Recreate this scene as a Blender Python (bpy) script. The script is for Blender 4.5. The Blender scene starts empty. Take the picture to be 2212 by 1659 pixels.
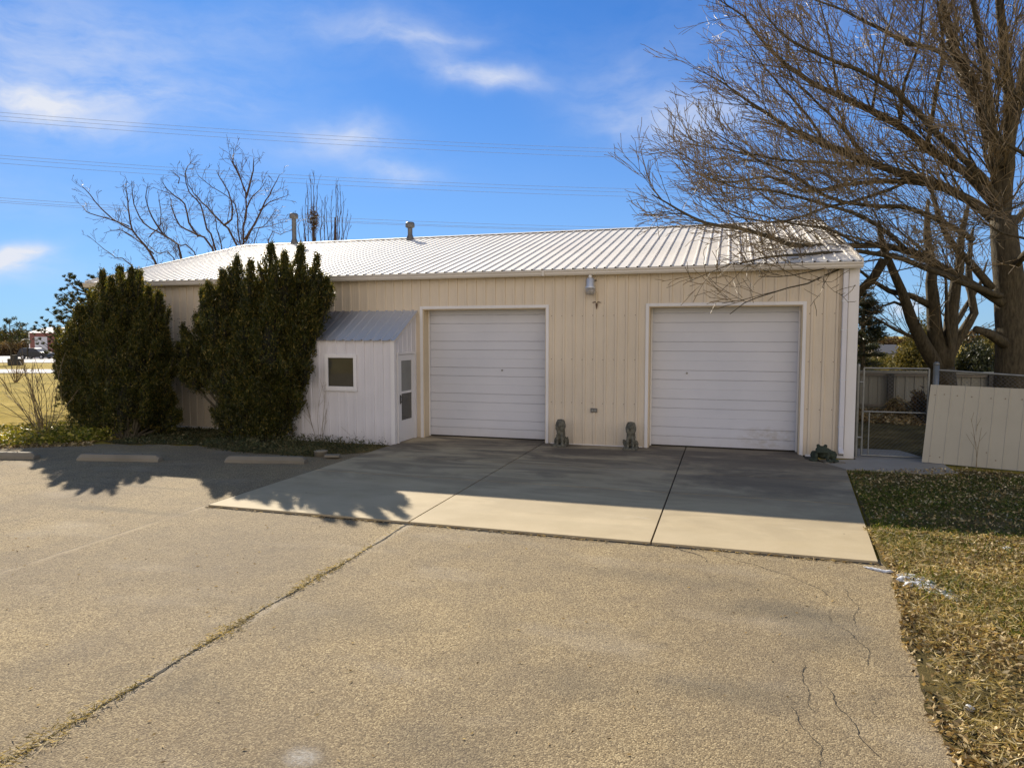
import bpy, math, random
import numpy as np
from mathutils import Vector, Matrix
random.seed(7); RS=np.random.RandomState(11)
sc=bpy.context.scene; COL=sc.collection
# ---------------------------------------------------------------- survey of the site
# x = along the front wall, y = into the distance, z = up, metres; the camera stands at (0,0,2.42)
F=1517.; CX,CY=1106.,829.5; H=2.42
YAW=math.atan(464/1517.); PIT=math.atan(104.5/1517.)
fw=np.array([-math.sin(YAW)*math.cos(PIT),math.cos(YAW)*math.cos(PIT),-math.sin(PIT)])
rt=np.array([math.cos(YAW),math.sin(YAW),0.]); up=np.cross(rt,fw); CAM=np.array([0,0,H])
fh=np.array([-math.sin(YAW),math.cos(YAW)])
def ray(x,y): return fw+(x-CX)/F*rt-(y-CY)/F*up
def P(x,y,Y):
    d=ray(x,y); return CAM+d*(Y/d[1])
def PD(x,y,a):                      # point at distance a along the view axis
    return CAM+ray(x,y)*a
def gz(x,y):
    a=np.asarray(x)*fh[0]+np.asarray(y)*fh[1]
    return -0.015*np.clip(a-25,0,135)
def G(x,y):
    d=ray(x,y); t=5.
    for _ in range(60):
        p=CAM+t*d; t+= (p[2]-float(gz(p[0],p[1])))/max(.02,-d[2])*.6
        if t>900: t=900;break
    return CAM+t*d
SUN=np.array([-.65,.76,.565]); SUN/=np.linalg.norm(SUN)
SEL=math.asin(SUN[2]); SAZ=math.atan2(SUN[0],SUN[1])

# ---------------------------------------------------------------- scene graph helpers
def tag(o,label=None,cat=None,group=None,kind=None):
    if label: o['label']=label
    if cat: o['category']=cat
    if group: o['group']=group
    if kind: o['kind']=kind
    return o
def thing(name,label,cat,loc=(0,0,0),group=None):
    o=bpy.data.objects.new(name,None); COL.objects.link(o); o.location=loc
    o.empty_display_size=.2
    return tag(o,label,cat,group)
def npmesh(name,v,faces,mat,parent=None,smooth=False):
    """v (N,3) world coordinates; faces: (M,k) int array or list of arrays/tuples"""
    me=bpy.data.meshes.new(name); v=np.asarray(v,dtype=np.float32)
    if parent is not None: v=v-np.array(parent_loc(parent),dtype=np.float32)
    if isinstance(faces,np.ndarray):
        M,k=faces.shape
        me.vertices.add(len(v)); me.vertices.foreach_set('co',v.ravel())
        me.loops.add(M*k); me.loops.foreach_set('vertex_index',faces.ravel().astype(np.int32))
        me.polygons.add(M); me.polygons.foreach_set('loop_start',(np.arange(M)*k).astype(np.int32))
        me.polygons.foreach_set('loop_total',np.full(M,k,np.int32))
        me.update(calc_edges=True)
    else:
        me.from_pydata([tuple(map(float,p)) for p in v],[],[tuple(f) for f in faces]); me.update()
    if smooth: me.polygons.foreach_set('use_smooth',[True]*len(me.polygons))
    for m in (mat if isinstance(mat,(list,tuple)) else [mat]): me.materials.append(m)
    o=bpy.data.objects.new(name,me); COL.objects.link(o)
    if parent is not None: o.parent=parent
    return o
def parent_loc(p):
    l=Vector(p.location)
    while p.parent: p=p.parent; l+=Vector(p.location)
    return l
class MB:
    def __init__(s): s.v=[]; s.f=[]
    def add(s,v,f):
        n=len(s.v); s.v+= [tuple(map(float,p)) for p in v]; s.f+=[tuple(i+n for i in q) for q in f]; return s
    def box(s,c,d,R=None,bev=0):
        hx,hy,hz=d[0]/2,d[1]/2,d[2]/2
        if bev:
            b=bev; v=[];
            # chamfered box: 24 vertices
            for sx in(-1,1):
                for sy in(-1,1):
                    for sz in(-1,1):
                        v+=[(sx*hx,sy*(hy-b),sz*(hz-b)),(sx*(hx-b),sy*hy,sz*(hz-b)),(sx*(hx-b),sy*(hy-b),sz*hz)]
            def I(a,b_,c_,k): return ((a*2+b_)*2+c_)*3+k
            f=[]
            for a in(0,1):
                q=[I(a,0,0,0),I(a,1,0,0),I(a,1,1,0),I(a,0,1,0)]; f.append(q if a else q[::-1])
                q=[I(0,a,0,1),I(1,a,0,1),I(1,a,1,1),I(0,a,1,1)]; f.append(q[::-1] if a else q)
                q=[I(0,0,a,2),I(1,0,a,2),I(1,1,a,2),I(0,1,a,2)]; f.append(q if a else q[::-1])
            for a in(0,1):
                for b2 in(0,1):
                    f.append([I(a,b2,0,0),I(a,b2,1,0),I(a,b2,1,1),I(a,b2,0,1)])
                    f.append([I(a,0,b2,0),I(a,1,b2,0),I(a,1,b2,2),I(a,0,b2,2)])
                    f.append([I(0,a,b2,1),I(1,a,b2,1),I(1,a,b2,2),I(0,a,b2,2)])
                    for c2 in(0,1): f.append([I(a,b2,c2,0),I(a,b2,c2,1),I(a,b2,c2,2)])
        else:
            v=[(x,y,z) for x in(-hx,hx) for y in(-hy,hy) for z in(-hz,hz)]
            f=[(0,1,3,2),(4,6,7,5),(0,4,5,1),(2,3,7,6),(0,2,6,4),(1,5,7,3)]
        if R is not None: v=[R@Vector(p) for p in v]
        return s.add([(p[0]+c[0],p[1]+c[1],p[2]+c[2]) for p in v],f)
    def bb(s,a,b,bev=0): # box from corners
        return s.box([(a[i]+b[i])/2 for i in range(3)],[abs(b[i]-a[i]) for i in range(3)],bev=bev)
    def tube(s,pts,rad,n=8,cap=True):
        pts=[Vector(p) for p in pts]; m=len(pts)
        if not hasattr(rad,'__len__'): rad=[rad]*m
        base=len(s.v); u=None
        for i,p in enumerate(pts):
            d=(pts[min(i+1,m-1)]-pts[max(i-1,0)])
            if d.length<1e-9: d=Vector((0,0,1))
            d.normalize()
            if u is None:
                u=d.cross(Vector((0,0,1)) if abs(d.z)<.9 else Vector((1,0,0)))
            u=u-d*u.dot(d)
            if u.length<1e-6: u=d.orthogonal()
            u.normalize(); w=d.cross(u); r=rad[i]
            for k in range(n):
                a=2*math.pi*k/n; q=p+(u*math.cos(a)+w*math.sin(a))*r
                s.v.append((q.x,q.y,q.z))
        for i in range(m-1):
            for k in range(n):
                a=base+i*n+k; b=base+i*n+(k+1)%n
                s.f.append((a,b,b+n,a+n))
        if cap:
            s.f.append(tuple(base+k for k in range(n))[::-1]); s.f.append(tuple(base+(m-1)*n+k for k in range(n)))
        return s
    def lathe(s,c,prof,n=16):  # prof: (r,z)
        base=len(s.v)
        for r,z in prof:
            for k in range(n):
                a=2*math.pi*k/n; s.v.append((c[0]+r*math.cos(a),c[1]+r*math.sin(a),c[2]+z))
        for i in range(len(prof)-1):
            for k in range(n):
                a=base+i*n+k; b=base+i*n+(k+1)%n; s.f.append((a,b,b+n,a+n))
        s.f.append(tuple(base+k for k in range(n))[::-1]); s.f.append(tuple(base+(len(prof)-1)*n+k for k in range(n)))
        return s
    def ell(s,c,r,rot=None,nu=14,nv=9):
        base=len(s.v)
        for i in range(nv+1):
            th=math.pi*i/nv
            for k in range(nu):
                ph=2*math.pi*k/nu
                p=Vector((r[0]*math.sin(th)*math.cos(ph),r[1]*math.sin(th)*math.sin(ph),r[2]*math.cos(th)))
                if rot is not None: p=rot@p
                s.v.append((p.x+c[0],p.y+c[1],p.z+c[2]))
        for i in range(nv):
            for k in range(nu):
                a=base+i*nu+k; b=base+i*nu+(k+1)%nu; s.f.append((a,a+nu,b+nu,b))
        return s
    def build(s,name,mat,parent=None,smooth=False):
        return npmesh(name,np.array(s.v),s.f,mat,parent,smooth)

# ---------------------------------------------------------------- materials
def M(name): 
    m=bpy.data.materials.new(name); m.use_nodes=True
    return m,m.node_tree,m.node_tree.nodes['Principled BSDF']
def ramp(nt,fac,stops,interp='LINEAR'):
    r=nt.nodes.new('ShaderNodeValToRGB'); cr=r.color_ramp; cr.interpolation=interp
    while len(cr.elements)<len(stops): cr.elements.new(.5)
    for e,(p,c) in zip(cr.elements,stops):
        e.position=p; e.color=(c,c,c,1) if not hasattr(c,'__len__') else (*c,1)
    if fac is not None: nt.links.new(fac,r.inputs[0])
    return r.outputs[0]
def pos(nt,scale=(1,1,1)):
    g=nt.nodes.new('ShaderNodeNewGeometry'); m=nt.nodes.new('ShaderNodeMapping'); m.inputs['Scale'].default_value=scale
    nt.links.new(g.outputs['Position'],m.inputs['Vector']); return m.outputs[0]
def noise(nt,vec,scale,detail=4,rough=.55,dist=0):
    n=nt.nodes.new('ShaderNodeTexNoise'); n.inputs['Scale'].default_value=scale; n.inputs['Detail'].default_value=detail
    n.inputs['Roughness'].default_value=rough; n.inputs['Distortion'].default_value=dist
    nt.links.new(vec,n.inputs['Vector']); return n.outputs['Fac']
def voro(nt,vec,scale,feat='F1',out='Distance',rnd=1):
    n=nt.nodes.new('ShaderNodeTexVoronoi'); n.feature=feat; n.inputs['Scale'].default_value=scale; n.inputs['Randomness'].default_value=rnd
    nt.links.new(vec,n.inputs['Vector']); return n.outputs[out]
def mix(nt,fac,a,b,mode='MIX'):
    n=nt.nodes.new('ShaderNodeMix'); n.data_type='RGBA'; n.blend_type=mode
    for i,val in ((0,fac),(6,a),(7,b)):
        if hasattr(val,'is_linked') or hasattr(val,'links'): nt.links.new(val,n.inputs[i])
        elif hasattr(val,'__len__'): n.inputs[i].default_value=(*val,1)
        elif i==0: n.inputs[i].default_value=val
        else: n.inputs[i].default_value=(val,val,val,1)
    return n.outputs[2]
def mth(nt,op,a,b=None,c=None,clamp=False):
    n=nt.nodes.new('ShaderNodeMath'); n.operation=op; n.use_clamp=clamp
    for i,val in enumerate((a,b,c)):
        if val is None: continue
        if hasattr(val,'links'): nt.links.new(val,n.inputs[i])
        else: n.inputs[i].default_value=val
    return n.outputs[0]
def bump(nt,b,h,strength=.3,dist=.01,normal=None):
    n=nt.nodes.new('ShaderNodeBump'); n.inputs['Strength'].default_value=strength; n.inputs['Distance'].default_value=dist
    nt.links.new(h,n.inputs['Height'])
    if normal: nt.links.new(normal,n.inputs['Normal'])
    if b: nt.links.new(n.outputs[0],b.inputs['Normal'])
    return n.outputs[0]
def simple(name,col,rough=.5,metal=0,var=.12,vs=3,spec=.5,bmp=0,bs=30):
    m,nt,b=M(name); v=pos(nt)
    n=noise(nt,v,vs,5)
    lo=[c*(1-var) for c in col]; hi=[min(1,c*(1+var)) for c in col]
    nt.links.new(ramp(nt,n,[(.3,lo),(.7,hi)]),b.inputs['Base Color'])
    b.inputs['Roughness'].default_value=rough; b.inputs['Metallic'].default_value=metal; b.inputs['Specular IOR Level'].default_value=spec
    if bmp: bump(nt,b,noise(nt,v,bs,4),bmp,.01)
    return m
def painted(name,col,rough=.42,dirt=.18,low=.0,dirtcol=(.22,.18,.12)):
    """factory painted sheet steel: faint vertical run marks, chalky patches, splash dirt near the ground"""
    m,nt,b=M(name); v=pos(nt)
    streak=noise(nt,pos(nt,(9,9,.5)),1.6,5,.6); patch=noise(nt,v,.9,4)
    c=mix(nt,ramp(nt,patch,[(.3,0),(.75,1)]),[x*.93 for x in col],[min(1,x*1.05) for x in col])
    c=mix(nt,mth(nt,'MULTIPLY',ramp(nt,streak,[(.52,0),(.8,1)]),dirt),c,dirtcol)
    if low:
        g=nt.nodes.new('ShaderNodeNewGeometry'); s=nt.nodes.new('ShaderNodeSeparateXYZ'); nt.links.new(g.outputs['Position'],s.inputs[0])
        hgt=mth(nt,'SUBTRACT',1.0,mth(nt,'DIVIDE',s.outputs[2],.55),clamp=True)
        n2=noise(nt,pos(nt,(3,3,1.5)),4,6,.7)
        c=mix(nt,mth(nt,'MULTIPLY',mth(nt,'MULTIPLY',hgt,n2),low),c,dirtcol)
    nt.links.new(c,b.inputs['Base Color']); b.inputs['Roughness'].default_value=rough
    nt.links.new(ramp(nt,noise(nt,v,6,3),[(.2,rough-.06),(.8,rough+.12)]),b.inputs['Roughness'])
    bump(nt,b,noise(nt,pos(nt,(1,1,.35)),2.2,3),.12,.02)
    return m
m_cream=painted('cream_steel',(.70,.595,.45),.45,.12,.35)
m_creamleft=m_cream
m_white=painted('white_steel',(.72,.70,.71),.42,.10,.3)
m_shed=painted('white_weathered_steel',(.70,.67,.67),.45,.22,.4)
m_trim=painted('white_trim',(.78,.75,.72),.4,.08,.2)
m_gutter=painted('gutter_cream',(.70,.64,.55),.4,.1)
m_jamb=painted('cream_jamb',(.68,.55,.36),.45,.1,.2)
m_roof=painted('roof_steel',(.84,.79,.715),.6,.12,0,(.45,.4,.34)); m_roof.node_tree.nodes['Principled BSDF'].inputs['Specular IOR Level'].default_value=.4
# lean-to roof: galvanised with lichen stains on one side
m_shroof,nt,b=M('galvanised_roof'); v=pos(nt)
g=nt.nodes.new('ShaderNodeNewGeometry'); s=nt.nodes.new('ShaderNodeSeparateXYZ'); nt.links.new(g.outputs['Position'],s.inputs[0])
lf=ramp(nt,mth(nt,'ADD',s.outputs[0],9.7),[(0,1),(.62,.75),(.85,.05),(1,0)])
lf=ramp(nt,mth(nt,'DIVIDE',mth(nt,'ADD',s.outputs[0],9.9),2.9),[(0,1),(.35,.8),(.55,.12),(1,.05)])
st=ramp(nt,noise(nt,pos(nt,(5,.6,.6)),1.6,6,.7),[(.30,.3),(.46,1)])
sp=ramp(nt,noise(nt,v,26,3),[(.66,0),(.72,.5)])
c=mix(nt,mth(nt,'MAXIMUM',mth(nt,'MULTIPLY',lf,st),sp),(.52,.54,.58),(.10,.085,.075))
nt.links.new(c,b.inputs['Base Color']); b.inputs['Metallic'].default_value=.25; b.inputs['Roughness'].default_value=.42
# garage door: white with scuffs low on the right-hand door
m_door,nt,b=M('white_door'); v=pos(nt)
g=nt.nodes.new('ShaderNodeNewGeometry'); s=nt.nodes.new('ShaderNodeSeparateXYZ'); nt.links.new(g.outputs['Position'],s.inputs[0])
c=mix(nt,ramp(nt,noise(nt,v,.8,4),[(.3,0),(.7,1)]),(.57,.575,.61),(.64,.635,.66))
dx=mth(nt,'DIVIDE',mth(nt,'SUBTRACT',s.outputs[0],.85),.65); dz=mth(nt,'DIVIDE',mth(nt,'SUBTRACT',s.outputs[2],.28),.28)
rr=mth(nt,'SUBTRACT',1.0,mth(nt,'ADD',mth(nt,'MULTIPLY',dx,dx),mth(nt,'MULTIPLY',dz,dz)),clamp=True)
sc_=ramp(nt,noise(nt,pos(nt,(1,1,1.6)),5,6,.7),[(.42,0),(.62,1)])
c=mix(nt,mth(nt,'MULTIPLY',mth(nt,'MULTIPLY',rr,sc_),.6),c,(.36,.30,.22))
gl=mth(nt,'SUBTRACT',1.0,mth(nt,'DIVIDE',s.outputs[2],.35),clamp=True)
c=mix(nt,mth(nt,'MULTIPLY',mth(nt,'MULTIPLY',gl,noise(nt,pos(nt,(2,2,1)),4,5)),.5),c,(.40,.34,.26))
nt.links.new(c,b.inputs['Base Color']); b.inputs['Roughness'].default_value=.45
# chip-sealed asphalt
def asphalt():
    m,nt,b=M('chip_seal_asphalt'); v=pos(nt)
    cell=voro(nt,v,105,out='Color'); hs=nt.nodes.new('ShaderNodeSeparateColor'); nt.links.new(cell,hs.inputs[0])
    agg=ramp(nt,hs.outputs[0],[(0,(.13,.094,.05)),(.3,(.255,.186,.096)),(.7,(.36,.27,.142)),(1,(.58,.46,.26))])
    big=ramp(nt,noise(nt,pos(nt,(1,.6,1)),.45,5,.6),[(.32,0),(.68,1)])
    agg=mix(nt,mth(nt,'MULTIPLY',big,.55),agg,(.15,.12,.09),'MIX')
    med=ramp(nt,noise(nt,v,2.6,5,.65,.4),[(.36,1),(.56,0)])
    agg=mix(nt,mth(nt,'MULTIPLY',med,.22),agg,(.11,.09,.07))
    fade=ramp(nt,noise(nt,pos(nt,(.6,1.4,1)),.9,4),[(.55,0),(.75,1)])
    agg=mix(nt,mth(nt,'MULTIPLY',fade,.22),agg,(.50,.44,.35))
    # dark blotches and old pale patch
    g=nt.nodes.new('ShaderNodeNewGeometry'); s=nt.nodes.new('ShaderNodeSeparateXYZ'); nt.links.new(g.outputs['Position'],s.inputs[0])
    wob=mth(nt,'MULTIPLY',mth(nt,'SUBTRACT',noise(nt,v,7,4),.5),.22)
    def blob(cx,cy,rx,ry,lo,hi):
        a=mth(nt,'DIVIDE',mth(nt,'SUBTRACT',s.outputs[0],cx),rx); c2=mth(nt,'DIVIDE',mth(nt,'SUBTRACT',s.outputs[1],cy),ry)
        r=mth(nt,'ADD',mth(nt,'SQRT',mth(nt,'ADD',mth(nt,'MULTIPLY',a,a),mth(nt,'MULTIPLY',c2,c2))),mth(nt,'MULTIPLY',wob,3.5))
        return ramp(nt,r,[(lo,1),(hi,0)])
    pp=G(655,1630); agg=mix(nt,mth(nt,'MULTIPLY',mth(nt,'MULTIPLY',blob(pp[0],pp[1]-.02,.14,.12,.3,1.15),ramp(nt,noise(nt,v,38,5,.7),[(.38,.25),(.6,1)])),.8),agg,(.56,.53,.47))
    agg=mix(nt,mth(nt,'MULTIPLY',blob(pp[0],pp[1]-.02,.26,.2,.6,1.0),.25),agg,(.12,.1,.08))
    for (px,py,rx,ry,k) in ((1700,1320,.75,.35,.55),(1800,1370,.5,.6,.4),(1560,1490,.7,.25,.4),(240,1100,1.6,.18,.45),(1250,1480,.5,.3,.25),(700,1330,1.2,.5,.22),(400,1480,.8,.35,.22),(1450,1250,1.6,.25,.25),(950,1600,.6,.3,.2),(300,1050,1.5,.12,.35)):
        q=G(px,py); agg=mix(nt,mth(nt,'MULTIPLY',blob(q[0],q[1],rx,ry,.2,1.1),k),agg,(.09,.08,.062))
    # hairline seams: pale construction joint in line with the slab's left edge
    def line(x0,w,wv,ymax,col,k,agg):
        d=mth(nt,'ABSOLUTE',mth(nt,'SUBTRACT',mth(nt,'ADD',s.outputs[0],mth(nt,'MULTIPLY',wob,wv)),x0))
        f=ramp(nt,mth(nt,'DIVIDE',d,w),[(.3,1),(1,0)])
        f=mth(nt,'MULTIPLY',f,mth(nt,'LESS_THAN',s.outputs[1],ymax))
        br=ramp(nt,noise(nt,v,1.3,3),[(.4,.25),(.6,1)])
        return mix(nt,mth(nt,'MULTIPLY',mth(nt,'MULTIPLY',f,br),k),agg,col)
    agg=line(-7.05,.07,.5,8.15,(.50,.40,.27),.4,agg)
    agg=line(-7.09,.012,.25,13.8,(.06,.05,.04),.9,agg)
    agg=line(-3.87,.10,.35,8.1,(.52,.44,.33),.5,agg)
    # fine random cracks near the right-hand edge
    cr=voro(nt,mix(nt,.16,v,noise(nt,v,6,5)),1.3,'DISTANCE_TO_EDGE')
    cm=ramp(nt,cr,[(0,1),(.003,1),(.007,0)])
    zone=mth(nt,'MULTIPLY',mth(nt,'GREATER_THAN',s.outputs[0],.5),ramp(nt,noise(nt,v,2.3,4,.6),[(.50,0),(.60,.8)]))
    agg=mix(nt,mth(nt,'MULTIPLY',mth(nt,'MULTIPLY',cm,zone),.8),agg,(.04,.033,.025))
    nt.links.new(agg,b.inputs['Base Color']); b.inputs['Roughness'].default_value=.88; b.inputs['Specular IOR Level'].default_value=.25
    h=mth(nt,'ADD',mth(nt,'MULTIPLY',voro(nt,v,105),-1.0),mth(nt,'MULTIPLY',noise(nt,v,160,2),.35))
    n1=bump(nt,None,h,.55,.007); bump(nt,b,noise(nt,v,3,4),.25,.03,n1)
    return m
m_asph=asphalt()
def concrete(name,lo,hi,stain=True,worn=False):
    m,nt,b=M(name); v=pos(nt)
    c=mix(nt,ramp(nt,noise(nt,v,1.1,6,.6),[(.3,0),(.7,1)]),lo,hi)
    c=mix(nt,mth(nt,'MULTIPLY',noise(nt,v,60,3),.18),c,(.12,.1,.08))
    if stain:
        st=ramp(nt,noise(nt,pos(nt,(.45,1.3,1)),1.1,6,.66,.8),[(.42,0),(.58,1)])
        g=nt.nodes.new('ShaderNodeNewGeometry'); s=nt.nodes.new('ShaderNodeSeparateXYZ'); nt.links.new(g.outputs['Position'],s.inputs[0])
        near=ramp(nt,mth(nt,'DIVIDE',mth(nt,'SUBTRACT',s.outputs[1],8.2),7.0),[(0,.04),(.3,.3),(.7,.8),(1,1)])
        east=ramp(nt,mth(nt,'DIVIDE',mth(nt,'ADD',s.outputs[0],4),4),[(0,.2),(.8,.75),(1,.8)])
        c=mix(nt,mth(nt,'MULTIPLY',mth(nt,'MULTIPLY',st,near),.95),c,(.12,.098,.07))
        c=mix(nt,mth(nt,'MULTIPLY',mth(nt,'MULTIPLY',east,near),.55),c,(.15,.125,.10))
        sc2=ramp(nt,noise(nt,pos(nt,(1.3,5,1)),1.7,5,.7,1.),[(.66,0),(.74,1)])
        c=mix(nt,mth(nt,'MULTIPLY',sc2,.25),c,(.55,.5,.43))
        def blob(cx,cy,rx,ry,lo,hi):
            a=mth(nt,'DIVIDE',mth(nt,'SUBTRACT',s.outputs[0],cx),rx); c2=mth(nt,'DIVIDE',mth(nt,'SUBTRACT',s.outputs[1],cy),ry)
            w_=mth(nt,'MULTIPLY',mth(nt,'SUBTRACT',noise(nt,v,2.2,6,.7),.5),1.6)
            return ramp(nt,mth(nt,'ADD',mth(nt,'SQRT',mth(nt,'ADD',mth(nt,'MULTIPLY',a,a),mth(nt,'MULTIPLY',c2,c2))),w_),[(lo,1),(hi,0)])
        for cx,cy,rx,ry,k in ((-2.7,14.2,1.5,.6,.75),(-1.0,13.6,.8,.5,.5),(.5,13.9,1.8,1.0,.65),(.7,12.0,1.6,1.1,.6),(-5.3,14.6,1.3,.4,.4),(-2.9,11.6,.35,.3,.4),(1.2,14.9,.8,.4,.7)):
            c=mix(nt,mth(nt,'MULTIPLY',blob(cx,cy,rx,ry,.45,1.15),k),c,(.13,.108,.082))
        c=mix(nt,mth(nt,'MULTIPLY',blob(-1.55,12.5,.62,.62,.75,1.0),.35),c,(.42,.35,.24))
        c=mix(nt,mth(nt,'MULTIPLY',ramp(nt,noise(nt,pos(nt,(2.2,6,1)),1.9,5,.7,1.5),[(.62,0),(.70,1)]),mth(nt,'MULTIPLY',near,.25)),c,(.48,.42,.33))
        dots=ramp(nt,voro(nt,v,2.2),[(0,1),(.022,1),(.03,0)])
        c=mix(nt,mth(nt,'MULTIPLY',dots,.7),c,(.07,.05,.04))
    nt.links.new(c,b.inputs['Base Color']); b.inputs['Roughness'].default_value=.8; b.inputs['Specular IOR Level'].default_value=.3
    n1=bump(nt,None,noise(nt,pos(nt,(1,.2,1)),140,2),.12,.003); bump(nt,b,noise(nt,v,5,5),.12,.01,n1)
    return m
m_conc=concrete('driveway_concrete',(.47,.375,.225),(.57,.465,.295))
m_conc2=concrete('old_concrete',(.33,.29,.23),(.45,.40,.32),False)
m_stop=concrete('wheel_stop_concrete',(.19,.165,.12),(.30,.26,.19),False)
m_dark=simple('joint_dirt',(.035,.03,.022),.95)
def grassmat(name,cols,s1=.35,s2=9):
    m,nt,b=M(name); v=pos(nt)
    n=noise(nt,v,s1,5,.6); n2=noise(nt,pos(nt,(1,.45,1)),s2,6,.75)
    f=mth(nt,'ADD',mth(nt,'MULTIPLY',n,.55),mth(nt,'MULTIPLY',n2,.45))
    c=ramp(nt,f,[(.34,cols[0]),(.46,cols[1]),(.55,cols[2]),(.66,cols[3])])
    nt.links.new(c,b.inputs['Base Color']); b.inputs['Roughness'].default_value=.95; b.inputs['Specular IOR Level'].default_value=.1
    bump(nt,b,noise(nt,v,22,6,.8),.9,.05)
    return m
m_lawn=grassmat('winter_lawn',[(.15,.12,.018),(.33,.24,.035),(.44,.32,.06),(.58,.43,.12)])
m_soil=grassmat('leafy_soil',[(.06,.047,.022),(.12,.095,.035),(.20,.15,.055),(.32,.24,.11)],1.2,14)
def leafmat(name,stops,rough=.55,trans=.35,spec=.35):
    """leaf colour differs from leaf to leaf"""
    m,nt,b=M(name)
    g=nt.nodes.new('ShaderNodeNewGeometry'); c=ramp(nt,g.outputs['Random Per Island'],stops)
    pn_=noise(nt,g.outputs['Position'],2.3,4,.6); c=mix(nt,1,c,ramp(nt,pn_,[(.35,.55),(.65,1.0)]),'MULTIPLY'); c=mix(nt,1,c,(1.25,1.25,1.25),'MULTIPLY')
    nt.links.new(c,b.inputs['Base Color']); b.inputs['Roughness'].default_value=rough; b.inputs['Specular IOR Level'].default_value=spec
    if trans:
        t=nt.nodes.new('ShaderNodeBsdfTranslucent'); nt.links.new(mix(nt,1,c,(1.0,.9,.45),'MULTIPLY'),t.inputs['Color'])
        ms=nt.nodes.new('ShaderNodeMixShader'); ms.inputs[0].default_value=trans
        nt.links.new(b.outputs[0],ms.inputs[1]); nt.links.new(t.outputs[0],ms.inputs[2])
        nt.links.new(ms.outputs[0],nt.nodes['Material Output'].inputs['Surface'])
    return m
m_yew=leafmat('evergreen_leaf',[(0,(.034,.046,.008)),(.5,(.072,.084,.016)),(.8,(.16,.15,.030)),(1,(.42,.30,.08))],.42,.48,.5)
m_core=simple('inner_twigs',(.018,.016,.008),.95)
m_pine=leafmat('pine_needles',[(0,(.018,.028,.012)),(.6,(.05,.065,.025)),(1,(.11,.12,.04))],.5,.3)
m_spruce=leafmat('spruce_needles',[(0,(.02,.03,.014)),(.6,(.05,.06,.03)),(1,(.10,.10,.05))],.5,.25)
m_cover=leafmat('groundcover_leaf',[(0,(.10,.13,.015)),(.4,(.26,.26,.03)),(.75,(.50,.43,.06)),(1,(.60,.46,.18))],.45,.4)
m_weed=leafmat('weed_leaf',[(0,(.04,.055,.02)),(.6,(.09,.10,.035)),(1,(.22,.18,.09))],.6,.3)
m_dead=leafmat('dead_leaf',[(0,(.10,.065,.03)),(.3,(.30,.20,.085)),(.65,(.52,.38,.18)),(1,(.75,.62,.38))],.7,.25,.2)
m_blade=leafmat('dry_blade',[(0,(.16,.15,.03)),(.35,(.32,.26,.07)),(.7,(.52,.40,.15)),(1,(.74,.60,.30))],.7,.3,.2)
m_straw=leafmat('straw',[(0,(.14,.12,.03)),(.3,(.34,.27,.10)),(.7,(.58,.46,.22)),(1,(.80,.68,.42))],.7,.3,.2)
m_gblade=leafmat('green_blade',[(0,(.05,.08,.01)),(.5,(.12,.16,.025)),(1,(.28,.26,.07))],.6,.35,.2)
m_brush=leafmat('brown_brush',[(0,(.06,.04,.025)),(.5,(.16,.10,.05)),(1,(.26,.19,.08))],.8,.2,.1)
m_olive=leafmat('olive_brush',[(0,(.05,.05,.018)),(.5,(.12,.11,.035)),(1,(.27,.22,.08))],.8,.25,.1)
def bark(name,lo,hi,sc=7):
    m,nt,b=M(name); v=pos(nt,(3,3,.7)); n=noise(nt,v,sc,6,.7)
    nt.links.new(ramp(nt,n,[(.3,lo),(.72,hi)]),b.inputs['Base Color']); b.inputs['Roughness'].default_value=.85; b.inputs['Specular IOR Level'].default_value=.25
    bump(nt,b,n,.8,.04); return m
m_bark=bark('dark_bark',(.034,.027,.015),(.135,.108,.064))
m_twig=simple('twig_bark',(.20,.142,.068),.6,0,.3,4)
m_twig2=simple('reddish_twig',(.10,.062,.05),.6,0,.3,4)
m_bark2=bark('reddish_bark',(.05,.03,.022),(.15,.10,.075))
m_galv=simple('galvanised_pipe',(.24,.24,.22),.42,.6,.15,8)
m_wire=simple('chainlink_wire',(.20,.20,.185),.45,.6)
m_ventm=simple('weathered_vent_metal',(.16,.15,.135),.5,.4,.25,12)
m_lampm=simple('lamp_aluminium',(.58,.60,.63),.35,.35,.08)
m_cable=simple('overhead_cable',(.30,.33,.38),.5)
m_stone=simple('mossy_stone',(.14,.132,.10),.9,0,.45,16,.2,.7,40)
m_frog=simple('green_grey_stone',(.05,.06,.04),.85,0,.35,18,.25,.6,40)
m_fencep=painted('grey_fence_panel',(.27,.26,.215),.5,.25,.3)
m_fdark=simple('dark_post',(.06,.055,.045),.8)
m_rail=simple('fence_rail',(.20,.17,.13),.7)
m_panel=painted('loose_cream_panel',(.44,.39,.285),.5,.12,.25)
m_rust=simple('rusty_screw',(.14,.08,.045),.7)
m_snow=simple('old_snow',(.66,.66,.66),.6,0,.06,20,.4,.5,25)
m_redb=painted('barn_red_steel',(.22,.075,.06),.5,.1)
m_blackp=simple('black_paint',(.012,.012,.016),.25,0,.1)
m_tyre=simple('tyre_rubber',(.02,.02,.02),.8)
m_hub=simple('alloy',(.4,.4,.42),.35,.7)
m_roofd=simple('dark_shingle',(.07,.07,.08),.85,0,.2,30)
m_tan=simple('tan_siding',(.42,.34,.25),.7)
m_road=simple('pale_road',(.46,.43,.41),.85,0,.08,1)
m_walk=simple('pale_sidewalk',(.62,.58,.54),.85,0,.08,1)
m_far=simple('far_ground',(.26,.20,.09),.95,0,.25,.05)
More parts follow.
